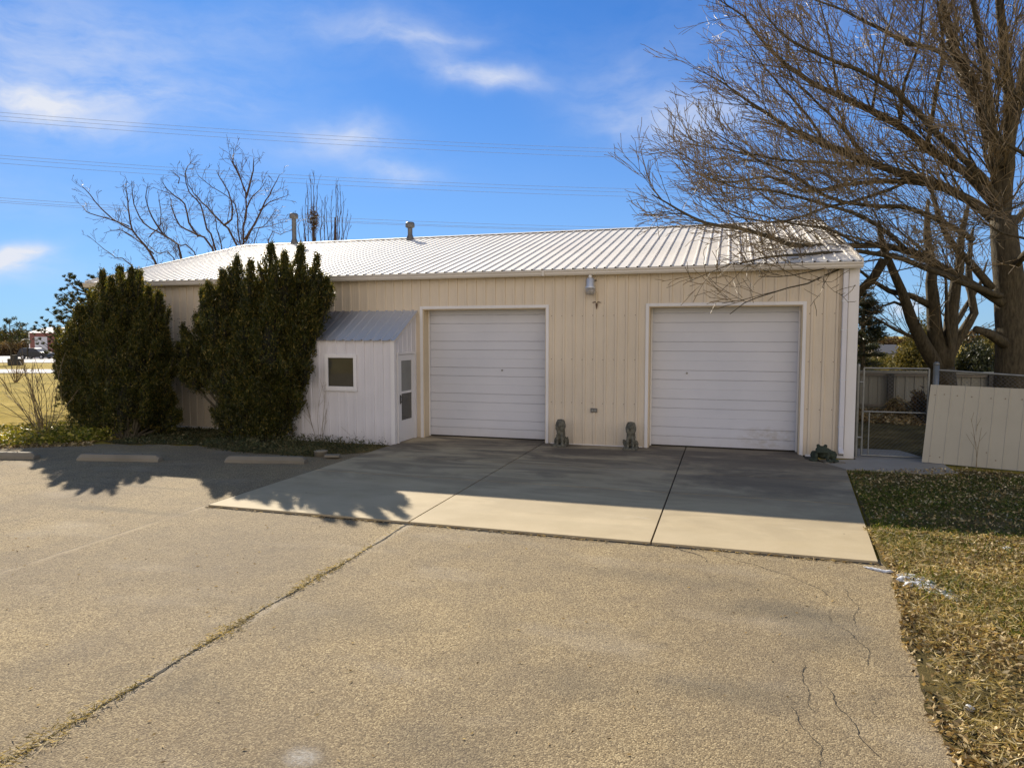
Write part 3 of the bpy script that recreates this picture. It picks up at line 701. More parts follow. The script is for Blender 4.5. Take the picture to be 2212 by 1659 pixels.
# ---------------------------------------------------------------- gate, fences, loose panel
YG=15.3
gate=thing('chain_link_gate','galvanised chain-link gate between the building corner and the round post','gate',(3.15,YG,0))
def frame_tubes(x0,x1,z0,z1,y,r=.019,mid=None):
    t=MB(); t.tube([(x0,y,z0),(x0,y,z1)],r,10); t.tube([(x1,y,z0),(x1,y,z1)],r,10); t.tube([(x0,y,z0),(x1,y,z0)],r,10); t.tube([(x0,y,z1),(x1,y,z1)],r,10)
    if mid: t.tube([(x0,y,mid),(x1,y,mid)],r*.8,10)
    return t
frame_tubes(2.60,3.74,.05,1.78,YG,mid=.92).build('gate_frame',m_galv,gate)
frame_tubes(2.72,2.722,.05,.9,YG,.012).build('drop_rod',m_galv,gate)
def mesh_wires(a,b_,z0a,z1a,z0b,z1b,r=.0022,p=.075):
    """woven diagonals on the segment a->b (xy)"""
    t=MB(); a=np.array(a); b_=np.array(b_); L=np.linalg.norm(b_-a); hh=z1a-z0a; n=int((L+hh)/p)
    def pt(s,zf): 
        q=a+(b_-a)*s/L; zz0=z0a+(z0b-z0a)*s/L; zz1=z1a+(z1b-z1a)*s/L; return (q[0],q[1],zz0+(zz1-zz0)*zf)
    for k in range(n+1):
        for sg in (1,-1):
            s0=k*p-(hh if sg>0 else 0); s1=s0+hh
            sa,sb=max(0,s0),min(L,s1)
            if sb-sa<.02: continue
            fa,fb=(sa-s0)/hh,(sb-s0)/hh
            if sg<0: fa,fb=1-fa,1-fb
            m=6; pts=[]
            for i in range(m+1):
                q=pt(sa+(sb-sa)*i/m,fa+(fb-fa)*i/m); pts.append((q[0],q[1]+.004*(-1)**i,q[2]))
            t.tube(pts,r,3,False)
    return t
mesh_wires((2.62,YG),(3.72,YG),.07,1.76,.07,1.76).build('wire_mesh',m_wire,gate)
t=MB(); t.tube([(2.50,YG,0),(2.50,YG,1.82)],.03,12); t.lathe((2.50,YG,1.82),[(.034,0),(.03,.03),(.01,.05)],12); t.tube([(2.5,YG,.4),(2.6,YG,.4)],.02,8); t.tube([(2.5,YG,1.5),(2.6,YG,1.5)],.02,8)
t.build('hinge_post',m_galv,gate)
fence=thing('chain_link_fence','chain-link fence running right from the fat round post behind the loose panel','fence',(4.5,15.4,0))
t=MB(); t.tube([(3.86,YG,0),(3.86,YG,1.86)],.052,16); t.lathe((3.86,YG,1.86),[(.056,0),(.05,.03),(.02,.06)],16); t.build('post',m_galv,fence,True)
t=MB(); t.tube([(6.3,14.9,0),(6.3,14.9,1.70)],.03,12); t.build('post',m_galv,fence,True)
t=MB(); t.tube([(3.86,YG,1.76),(6.3,14.9,1.62)],.02,10); t.build('top_rail',m_galv,fence)
mesh_wires((3.88,YG),(6.3,14.9),.05,1.74,.05,1.60).build('wire_mesh',m_wire,fence)
# loose steel panel leaning on the fence
A=np.array(P(1991,998,14.86)); B_=np.array(P(2212,1018,14.56)); C_=np.array(P(2010.6,830.7,15.19)); D_=np.array(P(2212,841,14.98))
A[2]=max(A[2],.0)
uu=(B_-A)/np.linalg.norm(B_-A); vv=(C_-A); Lv=np.linalg.norm(vv); vv/=Lv; nn=np.cross(uu,vv); nn/=np.linalg.norm(nn)
if nn[1]>0: nn=-nn
Wd=2.75
q=ribbed(0,Wd,K(0),K(Lv),lambda u,n,v:tuple(A+uu*u+vv*v+nn*n),h=.006,base=.03,top=.018,phase=.12,minor=False)
pn=MB().add(q[0],q[1]).build('steel_sheet',m_panel)
so=pn.modifiers.new('t','SOLIDIFY'); so.thickness=.004; so.offset=-1
tag(pn,'loose beige ribbed steel sheet leaning against the chain-link fence','steel sheet')
t=MB()
for u,v in ((.12,.13),(.28,.12),(.09,1.3),(.24,1.32),(.45,1.31),(.68,1.3),(.98,1.29),(1.2,1.3),(1.45,1.3),(1.0,.28),(1.15,.15)):
    c=A+uu*u+vv*v*Lv/1.5+nn*.006; t.box(c,(.014,.014,.014))
t.build('screw_hole',m_rust,pn)['kind']='stuff'
# grey corrugated fence across the yard
cf=thing('corrugated_fence','grey corrugated sheet fence with dark posts at the back of the yard','fence',(8,24.9,0))
q=ribbed(1.2,16,K(.0),K(1.22),lambda u,n,v:(u,24.9-n-.00*u,v),h=.02,base=.10,top=.06,sp=.26,minor=False)
MB().add(*q).build('sheet',m_fencep,cf)
for z in (.16,1.14):
    t=MB(); t.bb((1.2,24.80,z),(16,24.86,z+.07)); t.build('rail',m_rail,cf)
t=MB(); t.bb((1.2,24.78,1.225),(16,24.92,1.30)); t.build('cap_rail',m_fencep,cf)
for x in (2.2,4.98,7.75,10.5):
    t=MB(); t.bb((x-.09,24.70,-.02),(x+.09,24.79,1.21)); t.build('post',m_fdark,cf)

# ---------------------------------------------------------------- vegetation tools
def cards(c,d,L,Wd,rnd,fold=.25):
    """small folded leaves: centres c (N,3), direction d (N,3), length, width -> verts, quads"""
    N=len(c); d=d/np.linalg.norm(d,axis=1,keepdims=True)
    r=rnd.normal(size=(N,3)); s=np.cross(d,r); s/=np.linalg.norm(s,axis=1,keepdims=True); n=np.cross(s,d)
    L=np.broadcast_to(L,(N,))[:,None]; Wd=np.broadcast_to(Wd,(N,))[:,None]
    a=c-d*L*.5; b_=c+s*Wd*.5+n*Wd*fold; e=c+d*L*.5; f=c-s*Wd*.5+n*Wd*fold
    v=np.stack([a,b_,e,f],1).reshape(-1,3); q=np.arange(4*N).reshape(N,4); return v,q
def unit(rnd,N):
    v=rnd.normal(size=(N,3)); return v/np.linalg.norm(v,axis=1,keepdims=True)

class Tubes:
    def __init__(s): s.mb=MB()
    def add(s,pts,r0,r1,n=None):
        m=len(pts); rad=[r0+(r1-r0)*(i/(m-1))**.9 for i in range(m)]
        if n is None: n=8 if r0>.06 else (5 if r0>.018 else 3)
        s.mb.tube(pts,rad,n,cap=n>4)
def resample(pts,step):
    pts=[np.array(p,float) for p in pts]; out=[pts[0]]
    # Catmull-Rom
    for i in range(len(pts)-1):
        p0=pts[max(i-1,0)]; p1=pts[i]; p2=pts[i+1]; p3=pts[min(i+2,len(pts)-1)]
        k=max(1,int(np.linalg.norm(p2-p1)/step))
        for j in range(1,k+1):
            t_=j/k; out.append(.5*((2*p1)+(-p0+p2)*t_+(2*p0-5*p1+4*p2-p3)*t_*t_+(-p0+3*p1-3*p2+p3)*t_**3))
    return out
def wobble(pts,amp,rnd):
    out=[pts[0]]
    for p in pts[1:]: out.append(p+np.array([rnd.uniform(-1,1),rnd.uniform(-1,1),rnd.uniform(-1,1)])*amp)
    return out
def grow(T,p,d,L,r,lev,prm,rnd):
    """free branch; T maps level->Tubes"""
    n=max(3,int(L/prm['seg'][lev])); pts=[np.array(p)]; d=np.array(d)/np.linalg.norm(d); st=L/n
    for i in range(n):
        d=d+np.array([rnd.gauss(0,1),rnd.gauss(0,1),rnd.gauss(0,1)])*prm['wob'][lev]+np.array([prm.get('px',0),0,prm['up'][lev]])*st
        d/=np.linalg.norm(d); pts.append(pts[-1]+d*st)
    r1=max(prm['rmin'],r*.35); T[min(lev,len(T)-1)].add(pts,r,r1)
    kids(T,pts,L,r,lev,prm,rnd)
def kids(T,pts,L,r,lev,prm,rnd,start=.12,dens=1.):
    if lev>=prm['levels']: return
    nk=max(1,int(L*prm['dens'][lev]*dens+rnd.random())); n=len(pts)-1
    for k in range(nk):
        t_=start+(1-start)*((k+rnd.random())/nk); i=min(n-1,int(t_*n)); a=pts[i]+(pts[i+1]-pts[i])*(t_*n-i)
        d=pts[i+1]-pts[i]; d/=np.linalg.norm(d)
        s=np.cross(d,np.array([rnd.gauss(0,1),rnd.gauss(0,1),rnd.gauss(0,1)])); s/=np.linalg.norm(s)
        ang=math.radians(rnd.uniform(*prm['ang'])); nd=d*math.cos(ang)+s*math.sin(ang); nd[2]+=prm['lift']
        l=prm['len'][lev]*rnd.uniform(.55,1.3)*(1-.6*t_); l=min(l,L*.8)
        rr=max(prm['rmin'],min(r*.6,(r*(1-.6*t_))*rnd.uniform(.4,.65)))
        grow(T,a,nd,l,rr,lev+1,prm,rnd)

# ---------------------------------------------------------------- the big bare tree, right
rnd=random.Random(5)
def z5(x,y,Y): return P(1382.6+.4*x,.4*y,Y)
YT=18.6
def bigtree():
    base=P(2196,838,YT); bx,by=base[0],base[1]
    root=thing('bare_tree','huge bare tree with thick trunk, limbs sweeping left over the roof','tree',(bx,by,0))
    trunk=Tubes(); limb=Tubes(); tw=Tubes(); T=[limb,limb,tw,tw,tw]
    tp=[(bx+.05,by,-.05),(bx,by,.5),tuple(P(2190,760,YT)),tuple(P(2184,640,YT)),tuple(P(2172,560,YT-.1)),tuple(P(2165,470,YT-.1))]
    pts=resample(tp,.35); m=len(pts); n=14; mb=trunk.mb
    mb.tube(wobble(pts,.02,rnd),[.44*(1.25 if i<1 else 1)-.19*i/(m-1) for i in range(m)],n)
    mb.tube([P(2170,742,YT-.3),P(2136,720,YT-.55),P(2107,711,YT-.75)],[.13,.10,.075],8)   # broken stub
    prm=dict(seg=[.35,.28,.20,.14,.1],wob=[.06,.08,.12,.16,.2],up=[.05,.08,.10,.10,.1],rmin=.006,levels=3,dens=[3.4,3.4,4.6,4],len=[2.3,1.3,.62,.3],ang=(14,42),lift=.10)
    limbs=[ # (points in zoomed photo coordinates, depth start, depth end, r0, r1, density)
     ([(1960,1640),(1700,1480),(1430,1345),(1200,1325),(1000,1335),(800,1320),(600,1250),(350,1200),(150,1100),(60,1050)],18.4,15.4,.20,.012,1.15),
     ([(1950,1600),(1750,1530),(1500,1430),(1250,1365),(1050,1365),(850,1375),(650,1400),(450,1440)],18.2,14.3,.15,.008,.38),
     ([(1200,1400),(1000,1490),(900,1530),(700,1580),(560,1640),(480,1700)],15.3,13.6,.032,.006,.3),
     ([(1300,1400),(1100,1430),(900,1470),(760,1500),(640,1490)],15.4,14.0,.03,.006,.3),
     ([(1950,1200),(1850,1130),(1700,1040),(1500,960),(1250,885),(1000,780),(800,690),(600,560),(450,450),(340,390)],18.6,17.2,.22,.01,1.1),
     ([(1930,1130),(1750,930),(1550,800),(1400,680),(1250,600),(1080,520),(850,400),(650,210),(560,90),(430,0)],18.6,18.5,.22,.01,1.1),
     ([(1960,1220),(1920,1060),(1850,950),(1600,720),(1450,560),(1280,430),(1080,340),(900,270),(740,160),(640,20)],18.5,16.4,.17,.01,1.1),
     ([(1950,1250),(1800,1100),(1550,1000),(1250,985),(1100,1000),(900,1040),(700,960),(450,985),(300,930),(230,870)],18.6,19.6,.15,.008,1.),
     ([(1960,900),(1850,620),(1750,450),(1640,290),(1450,240),(1280,150),(1100,60),(900,-20)],18.4,19.5,.16,.012,1.),
     ([(1600,990),(1300,900),(1050,880),(800,870),(560,830),(380,800),(250,780)],18.4,16.6,.10,.007,1.1),
     ([(1500,960),(1250,1060),(1000,1120),(800,1190),(600,1190),(400,1120),(300,1060)],18.3,17.3,.09,.007,1.),
     ([(1960,1200),(1930,900),(1880,700),(1780,450),(1690,250),(1640,0),(1600,-200)],18.6,18.6,.24,.06,1.),
     ([(1960,1250),(1985,900),(1995,600),(1970,300),(1940,0),(1930,-200)],18.6,18.2,.22,.06,1.),
     ([(1985,900),(1995,780),(2060,500),(2090,250),(2140,0)],18.5,18.8,.14,.05,1.),
     ([(1930,1050),(1900,700),(1860,350),(1800,0),(1780,-150)],18.6,17.2,.15,.04,.9),
     ([(1550,800),(1600,500),(1640,250),(1600,0)],18.5,17.8,.08,.02,.9),
     ([(1400,680),(1430,450),(1500,250),(1530,-20)],18.5,17.6,.07,.015,.9),
     ([(1250,600),(1290,400),(1330,200),(1380,0)],18.5,19.3,.06,.012,.9),
     ([(1080,520),(1040,350),(1010,150),(960,-20)],18.5,17.9,.05,.01,.9),
     ([(1000,780),(900,620),(760,470),(640,320),(560,200)],17.9,18.6,.06,.009,.9),
     ([(1250,885),(1120,720),(960,560),(830,430),(760,300)],18.0,17.0,.06,.009,.9),
     ([(1430,1345),(1300,1230),(1150,1150),(950,1090),(750,1040),(520,1010),(360,960)],17.4,16.0,.09,.008,1.),
     ([(1800,1300),(1600,1180),(1420,1120),(1200,1110),(1000,1060),(820,940),(650,870),(480,760),(360,690)],18.5,16.4,.13,.008,1.),
     ([(1200,1325),(1000,1230),(820,1210),(600,1150),(480,1110)],16.6,15.6,.05,.007,1.),
     ([(2000,1450),(2074,1380),(2160,1280)],18.5,17.2,.12,.05,1.),
     ([(1960,1250),(2040,1180),(2120,1080)],18.5,19.4,.14,.05,1.),
     ([(1900,1560),(1780,1420),(1650,1270),(1600,1100),(1560,1000)],18.2,17.4,.14,.03,.8),
     ([(1320,1400),(1260,1500),(1200,1560),(1160,1620),(1120,1680)],19.5,19.8,.07,.09,.2),
     ([(2140,900),(2060,830),(1960,760),(1900,690),(1840,560)],17.4,16.4,.07,.012,1.),
     ([(2180,600),(2080,560),(1980,480),(1880,420),(1780,330),(1700,200)],17.6,16.8,.06,.01,1.),
     ([(2180,1350),(2080,1290),(1960,1260),(1860,1200),(1780,1110)],16.6,15.6,.05,.008,1.),
     ([(2180,1100),(2080,1090),(1980,1140),(1880,1180),(1800,1230)],16.8,15.4,.04,.008,1.),
    ]
    for pl,ya,yb,r0,r1,dn in limbs:
        r0=r0*.44
        n=len(pl); q=[z5(a,b_,ya+(yb-ya)*i/(n-1)) for i,(a,b_) in enumerate(pl)]
        pts=wobble(resample(q,.3),.018,rnd); L=sum(np.linalg.norm(pts[i+1]-pts[i]) for i in range(len(pts)-1))
        m=len(pts); rad=[r0*(1-i/(m-1))**.8+r1 for i in range(m)]
        limb.mb.tube(pts,rad,9 if r0>.07 else 6)
        # leave the first metre of a thick limb bare
        kids(T,pts,L,max(.02,min(r0*.5,.06)),0,prm,rnd,start=.08,dens=dn*1.25)
    trunk.mb.build('trunk',m_bark,root,True); limb.mb.build('limb',m_bark,root,True)
    o=tw.mb.build('crown',m_twig,root); print('bigtree faces',len(o.data.polygons))
bigtree()
def z4(x,y,Y): return P(1741.7+.3*x,580.6+.3*y,Y)
def multitrunk():
    Y0=21.5; b0=P(2036,838,Y0); root=thing('bare_tree','bare tree with several slim trunks rising from one base right of the gate','tree',(b0[0],b0[1],0))
    tr=Tubes(); tw=Tubes(); T=[tr,tr,tw,tw]
    tr.mb.tube([(b0[0],b0[1],-.05),tuple(P(2036,838,Y0)),tuple(P(2034,795,Y0))],[.42,.36,.33],12)
    prm=dict(seg=[.4,.3,.22,.16],wob=[.07,.11,.15,.18],up=[.05,.1,.12,.1],rmin=.006,levels=3,dens=[1.8,2.4,3.2,3],len=[1.9,1.1,.6,.3],ang=(25,55),lift=.1)
    for pl,yb,r0,r1 in (([(980,760),(900,640),(800,460),(730,280),(680,160),(620,20),(560,-150),(520,-350)],20.5,.17,.05),
        ([(980,720),(930,450),(905,200),(900,0),(870,-250),(880,-500)],21.5,.19,.05),
        ([(1000,720),(1040,450),(1060,200),(1100,0),(1120,-250),(1180,-500)],21.8,.18,.05),
        ([(1000,700),(1080,520),(1160,400),(1205,320),(1180,150),(1170,0),(1200,-300)],22.2,.13,.04),
        ([(890,600),(780,500),(640,440),(500,350),(400,330)],20.5,.06,.01),
        ([(900,270),(760,200),(600,165),(480,90),(380,0),(300,-120)],20.4,.09,.012),
        ([(730,280),(640,240),(540,270),(430,340)],20.2,.04,.01),
        ([(1040,450),(1110,340),(1160,260),(1250,120),(1300,-60)],22.5,.07,.02),
        ([(1010,700),(1030,560),(1020,380),(1010,200),(990,0)],21.,.06,.02)):
        n=len(pl); q=[z4(a,b_,Y0+(yb-Y0)*i/(n-1)) for i,(a,b_) in enumerate(pl)]
        pts=wobble(resample(q,.35),.02,rnd); L=sum(np.linalg.norm(pts[i+1]-pts[i]) for i in range(len(pts)-1)); m=len(pts)
        tr.mb.tube(pts,[r0*(1-i/(m-1))**.8+r1*.7 for i in range(m)],8)
        kids(T,pts,L,max(.02,r0*.3),0,prm,rnd,start=.15,dens=.9)
    tr.mb.build('trunk',m_bark,root,True); tw.mb.build('crown',m_twig,root)
multitrunk()
# ---------------------------------------------------------------- bare trees behind the building
def z2(x,y,Y): return P(165.9+.2812*x,315.2+.2812*y,Y)
def backtree(limbs,Y0,basepx,label,mats,lev=2,rs=1.,dn=1.,tr_r=.25):
    b0=P(basepx,560,Y0); root=thing('bare_tree',label,'tree',(b0[0],b0[1],float(gz(b0[0],b0[1]))),'bare trees behind the building')
    tr=Tubes(); tw=Tubes(); T=[tr,tw,tw,tw]
    prm=dict(seg=[.5,.3,.2,.15],wob=[.08,.12,.16,.18],up=[.1,.15,.12,.1],rmin=.0085,levels=lev+1,dens=[1.9,2.6,2.2],len=[1.5,.7,.35],ang=(30,62),lift=.15)
    z0=float(gz(b0[0],b0[1])); fork=np.array([b0[0],b0[1],2.2])
    tr.mb.tube([(b0[0],b0[1],z0-.05),(b0[0],b0[1],1.),tuple(fork)],[tr_r*1.3,tr_r*1.05,tr_r],10)
    for pl,r0,isroot in limbs:
        n=len(pl); q=[z2(a,b_,Y0+rnd.uniform(-.5,.5)*i/(n-1)*3) for i,(a,b_) in enumerate(pl)]
        if isroot: q=[fork]+q
        pts=wobble(resample(q,.4),.03,rnd); L=sum(np.linalg.norm(pts[i+1]-pts[i]) for i in range(len(pts)-1)); m=len(pts)
        tr.mb.tube(pts,[r0*(1-i/(m-1))**.8*.62+.011 for i in range(m)],6)
        kids(T,pts,L,max(.025,r0*.4),0,prm,rnd,start=.25 if isroot else .1,dens=dn)
    tr.mb.build('trunk',mats[0],root,True); tw.mb.build('crown',mats[1],root)
backtree([([(600,890),(430,650),(390,420),(375,290)],.13,1),([(430,650),(250,540),(100,380),(30,290)],.07,0),([(400,620),(300,580),(100,520),(40,460)],.05,0),
 ([(800,840),(680,700),(520,600),(440,450),(420,270)],.12,1),([(680,700),(610,600),(560,500),(530,400),(550,280)],.07,0),([(560,700),(640,600),(640,480),(625,370)],.04,0),
 ([(430,930),(300,860),(180,770),(80,690)],.06,1),([(590,830),(480,740),(330,650),(210,670)],.05,0),([(740,860),(640,830),(560,770),(480,690)],.05,1)],33,380,'bare tree leaning left above the left end of the roof',(m_bark2,m_twig2))
backtree([([(1040,790),(930,690),(790,610),(730,480),(720,400)],.12,1),([(930,690),(860,590),(830,450),(690,330),(650,250)],.08,0),
 ([(1060,780),(1000,640),(950,450),(860,350),(830,220),(880,110)],.09,1),([(900,820),(800,770),(690,690),(640,560)],.06,1),([(1110,770),(1080,650),(1060,540),(1000,420),(1010,360)],.06,1),([(780,290),(790,250),(740,200)],.03,0)],32,500,'bare tree in the middle of the three behind the roof',(m_bark2,m_twig2))
backtree([([(1220,740),(1130,610),(1050,520),(930,400),(860,300),(840,200)],.11,1),([(1130,610),(1190,560),(1190,430),(1120,280),(1070,190)],.08,0),
 ([(1280,740),(1300,560),(1290,350),(1220,180),(1160,80)],.14,1),([(1300,400),(1350,230),(1360,90)],.07,0),([(1290,720),(1400,530),(1500,330),(1560,230)],.08,0),
 ([(1250,730),(1240,560),(1190,420),(1000,290),(930,220)],.07,1),([(1300,740),(1430,620),(1530,500)],.06,1),([(1360,740),(1480,620),(1620,580)],.05,1),([(1470,730),(1560,680),(1660,650)],.04,1),([(1400,500),(1480,430),(1620,380)],.04,0),
 ([(1290,560),(1330,420),(1420,330),(1460,250)],.05,0),([(1290,350),(1250,230),(1200,120),(1205,60)],.04,0)],31,590,'bare tree with an upright fan of limbs left of the tall vent pipe',(m_bark2,m_twig2),dn=1.1)
# columnar poplars
def poplar(pxb,Y0,stems,label):
    b0=P(pxb,560,Y0); z0=float(gz(b0[0],b0[1])); root=thing('columnar_tree',label,'tree',(b0[0],b0[1],z0),'bare columnar trees behind the roof')
    tr=Tubes(); tw=Tubes(); T=[tr,tw,tw]
    prm=dict(seg=[.5,.4,.3],wob=[.05,.06,.08],up=[.5,.6,.5],rmin=.009,levels=2,dens=[3.4,1.8],len=[1.2,.6],ang=(10,26),lift=.35)
    tr.mb.tube([(b0[0],b0[1],z0-.05),tuple(P(pxb,620,Y0)),tuple(P(pxb,520,Y0)),tuple(P(pxb,470,Y0))],[.16,.13,.1,.05],8)
    for x0,x1,top in stems:
        q=[np.array([b0[0],b0[1],1.5]),z2((x0+1800)/2 if False else x0,760,Y0+rnd.uniform(-.7,.7)),z2((x0+x1)/2,(760+top)/2,Y0+rnd.uniform(-.7,.7)),z2(x1,top,Y0)]
        pts=wobble(resample(q,.5),.04,rnd); L=5; m=len(pts)
        tr.mb.tube(pts,[.05*(1-i/(m-1))+.012 for i in range(m)],5); kids(T,pts,L,.02,0,prm,rnd,start=.3)
    tr.mb.build('trunk',m_bark2,root,True); tw.mb.build('crown',m_twig2,root)
poplar(165.9+.2812*1820,40,[(1720,1700,600),(1750,1755,400),(1780,1770,300),(1810,1800,250),(1820,1822,215),(1835,1850,300),(1870,1890,420),(1760,1735,480),(1900,1905,400)],'bare columnar tree with a brown clump in its crown, left of its twin')
poplar(165.9+.2812*1985,41,[(1930,1915,430),(1960,1955,380),(1985,1990,310),(2000,2005,300),(2010,2030,350),(2030,2055,430),(2045,2080,520),(2060,2100,560)],'slimmer bare columnar tree, right twin behind the roof ridge')
p=z2(1820,570,39.8); N=800; c=np.array(p)+RS.normal(size=(N,3))*[.17,.17,.36]
nst=thing('mistletoe_clump','brown twiggy clump lodged in the left columnar tree','clump',tuple(p)); npmesh('twig_ball',*cards(c,unit(RS,N),.22,.035,RS),m_brush,nst)['kind']='stuff'

# ---------------------------------------------------------------- evergreen bushes
def bush(name,label,Yc,spires,body,n_per,parent=None,group=None,mat=None,basepx=None,leaf=(.068,.019)):
    """spires: (tip px x,y, base px x,y, radius m, dy)"""
    b0=G(*basepx); root=thing(name,label,'shrub',(b0[0],b0[1],0),group)
    cs=[];ds=[]; core=MB(); stems=Tubes()
    r_=random.Random(len(spires)); sub=[]
    for (tx,ty,bx_,by_,R,dy) in spires:
        for k in range(5 if R>.3 else 3):
            f=r_.uniform(.22,.74); ww=R/14.5*F*.9*(1 if R<.33 else min(1,(1-f)*2.6+.2)); sx=bx_+(tx-bx_)*f+r_.choice((-1,1))*r_.uniform(.6,.88)*ww; sy=by_+(ty-by_)*f; out=(sx-(bx_+(tx-bx_)*f))*.35
            if sy<900: sub.append((sx+out+r_.uniform(-3,3),sy-r_.uniform(18,46),sx-out*.4,sy+14,r_.uniform(.06,.11),dy+r_.uniform(-.35,.25)))
    nmain=len(spires); spires=[(a,b,c,d,e*.92,f) for a,b,c,d,e,f in spires]+sub; ns=0
    for (tx,ty,bx_,by_,R,dy) in spires:
        t0=np.array(P(tx,ty,Yc+dy)); b1=np.array(P(bx_,by_,Yc+dy*.6)); b1[2]=max(b1[2],.05); ax=t0-b1; L=np.linalg.norm(ax); ax/=L
        n=int(n_per*L*R*7); s=RS.rand(n)**.85
        # lobed radius along the spire, narrow at the tip
        prof=np.minimum(1,(1-s)*(2.3 if R<.33 else 2.6)+.14)*(.55+.45*np.minimum(1,s*3+.35))*(1+(.26 if R<.33 else .16)*np.sin(s*(L*9)+tx)+.10*np.sin(s*L*23+tx*2))
        th=RS.rand(n)*2*math.pi; rr=R*prof*(.60+.42*RS.rand(n)**.5+.30*(RS.rand(n)<.10)*RS.rand(n))
        # clumping: gather leaves round clump centres
        u=np.cross(ax,[0.3,1,0]); u/=np.linalg.norm(u); w_=np.cross(ax,u)
        lob=1+.22*np.sin(th*3+s*17+tx*.1)+.12*np.sin(th*7-s*31)
        rad=(u*np.cos(th)[:,None]+w_*np.sin(th)[:,None])
        c=b1+ax*(s*L)[:,None]+rad*(rr*lob)[:,None]
        k=max(6,n//14); cc=c[RS.choice(n,k)]; idx=RS.randint(0,k,n)
        c=np.where((RS.rand(n)<.6)[:,None],cc[idx]+RS.normal(size=(n,3))*[.028,.028,.055],c)
        d=ax*1.0+rad*.75+RS.normal(size=(n,3))*.45
        cs.append(c);ds.append(d)
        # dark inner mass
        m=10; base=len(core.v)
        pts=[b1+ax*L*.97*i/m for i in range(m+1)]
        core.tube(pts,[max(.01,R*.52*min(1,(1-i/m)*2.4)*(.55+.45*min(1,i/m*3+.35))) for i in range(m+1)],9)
        ns+=1
        if ns<=nmain: stems.add([b0+np.array([(b1[0]-b0[0])*.25,(b1[1]-b0[1])*.25,0]),b1+ax*L*.25,b1+ax*L*.7],.035,.012,6)
    c=np.concatenate(cs); d=np.concatenate(ds); n=len(c)
    keep=c[:,2]>.03; c=c[keep]; d=d[keep]; n=len(c)
    v,q=cards(c,d,leaf[0]*(.6+.8*RS.rand(n)),leaf[1]*(.7+.6*RS.rand(n)),RS)
    stems.mb.build('stems',m_bark,root); core.build('inner_branches',m_core,root)
    o=npmesh('foliage',v,q,mat or m_yew,root); print(name,n)
    return root
# right bush
sp=[(481,585,500,760,.26,-.1),(512,554,520,760,.24,.2),(541,564,548,760,.25,-.2),(586,529,585,760,.30,.1),(615,545,610,760,.26,-.3),(651,531,630,760,.32,.1),(686,554,655,740,.24,.0),(708,600,665,720,.26,-.1),
    (436,627,470,800,.24,.1),(450,610,480,800,.24,-.4),(422,680,465,850,.22,0),
    (500,640,520,930,.44,0),(560,620,560,940,.55,-.1),(620,620,600,930,.50,0),(590,640,575,935,.55,-.5),(530,650,545,940,.44,-.5),(650,660,620,900,.42,-.1),(670,650,640,800,.28,-.2),
    (464,690,505,860,.26,-.1),(480,720,512,940,.34,-.4),(640,760,600,960,.32,-.4),(600,800,570,965,.36,-.5),(530,800,535,965,.34,-.6),
    (396,706,440,820,.16,0),(385,745,440,835,.14,.1),(412,730,450,830,.17,-.1),(370,790,440,850,.10,0),(455,880,495,950,.12,-.3),(655,800,625,850,.18,-.2),(690,640,655,690,.22,-.2),(668,720,640,800,.2,0)]
bush('evergreen_shrub','tall dark evergreen bush touching the lean-to, with spiky tips above the eave',13.95,sp,None,1600,basepx=(565,955),group='tall evergreen bushes along the wall')
sp=[(221,585,235,760,.26,0),(259,578,262,760,.27,.1),(283,580,285,760,.25,-.2),(298,585,305,760,.26,.1),(345,634,335,800,.24,0),(322,620,320,790,.24,-.1),(196,631,215,800,.30,.1),(240,600,245,780,.26,-.4),
    (270,620,270,930,.55,0),(310,640,305,930,.50,-.1),(230,640,240,920,.50,0),(250,680,255,945,.55,-.5),(300,700,295,945,.50,-.5),(350,690,335,900,.34,0),(354,725,340,860,.2,.1),
    (150,700,190,870,.38,.1),(170,660,205,850,.36,-.1),(128,760,175,880,.30,.1),(150,790,195,920,.38,-.2),(185,800,215,940,.40,-.4),(330,800,310,945,.42,-.4),(375,850,330,940,.26,-.2),(390,890,340,950,.22,-.3),(212,840,235,955,.38,-.7),(280,800,275,955,.5,-.8),(165,850,200,930,.28,-.3),(122,735,150,790,.16,.2)]
bush('evergreen_shrub','broad dark evergreen bush left of the gap in the wall, nearest the lawn',14.0,sp,None,1550,basepx=(270,950),group='tall evergreen bushes along the wall')

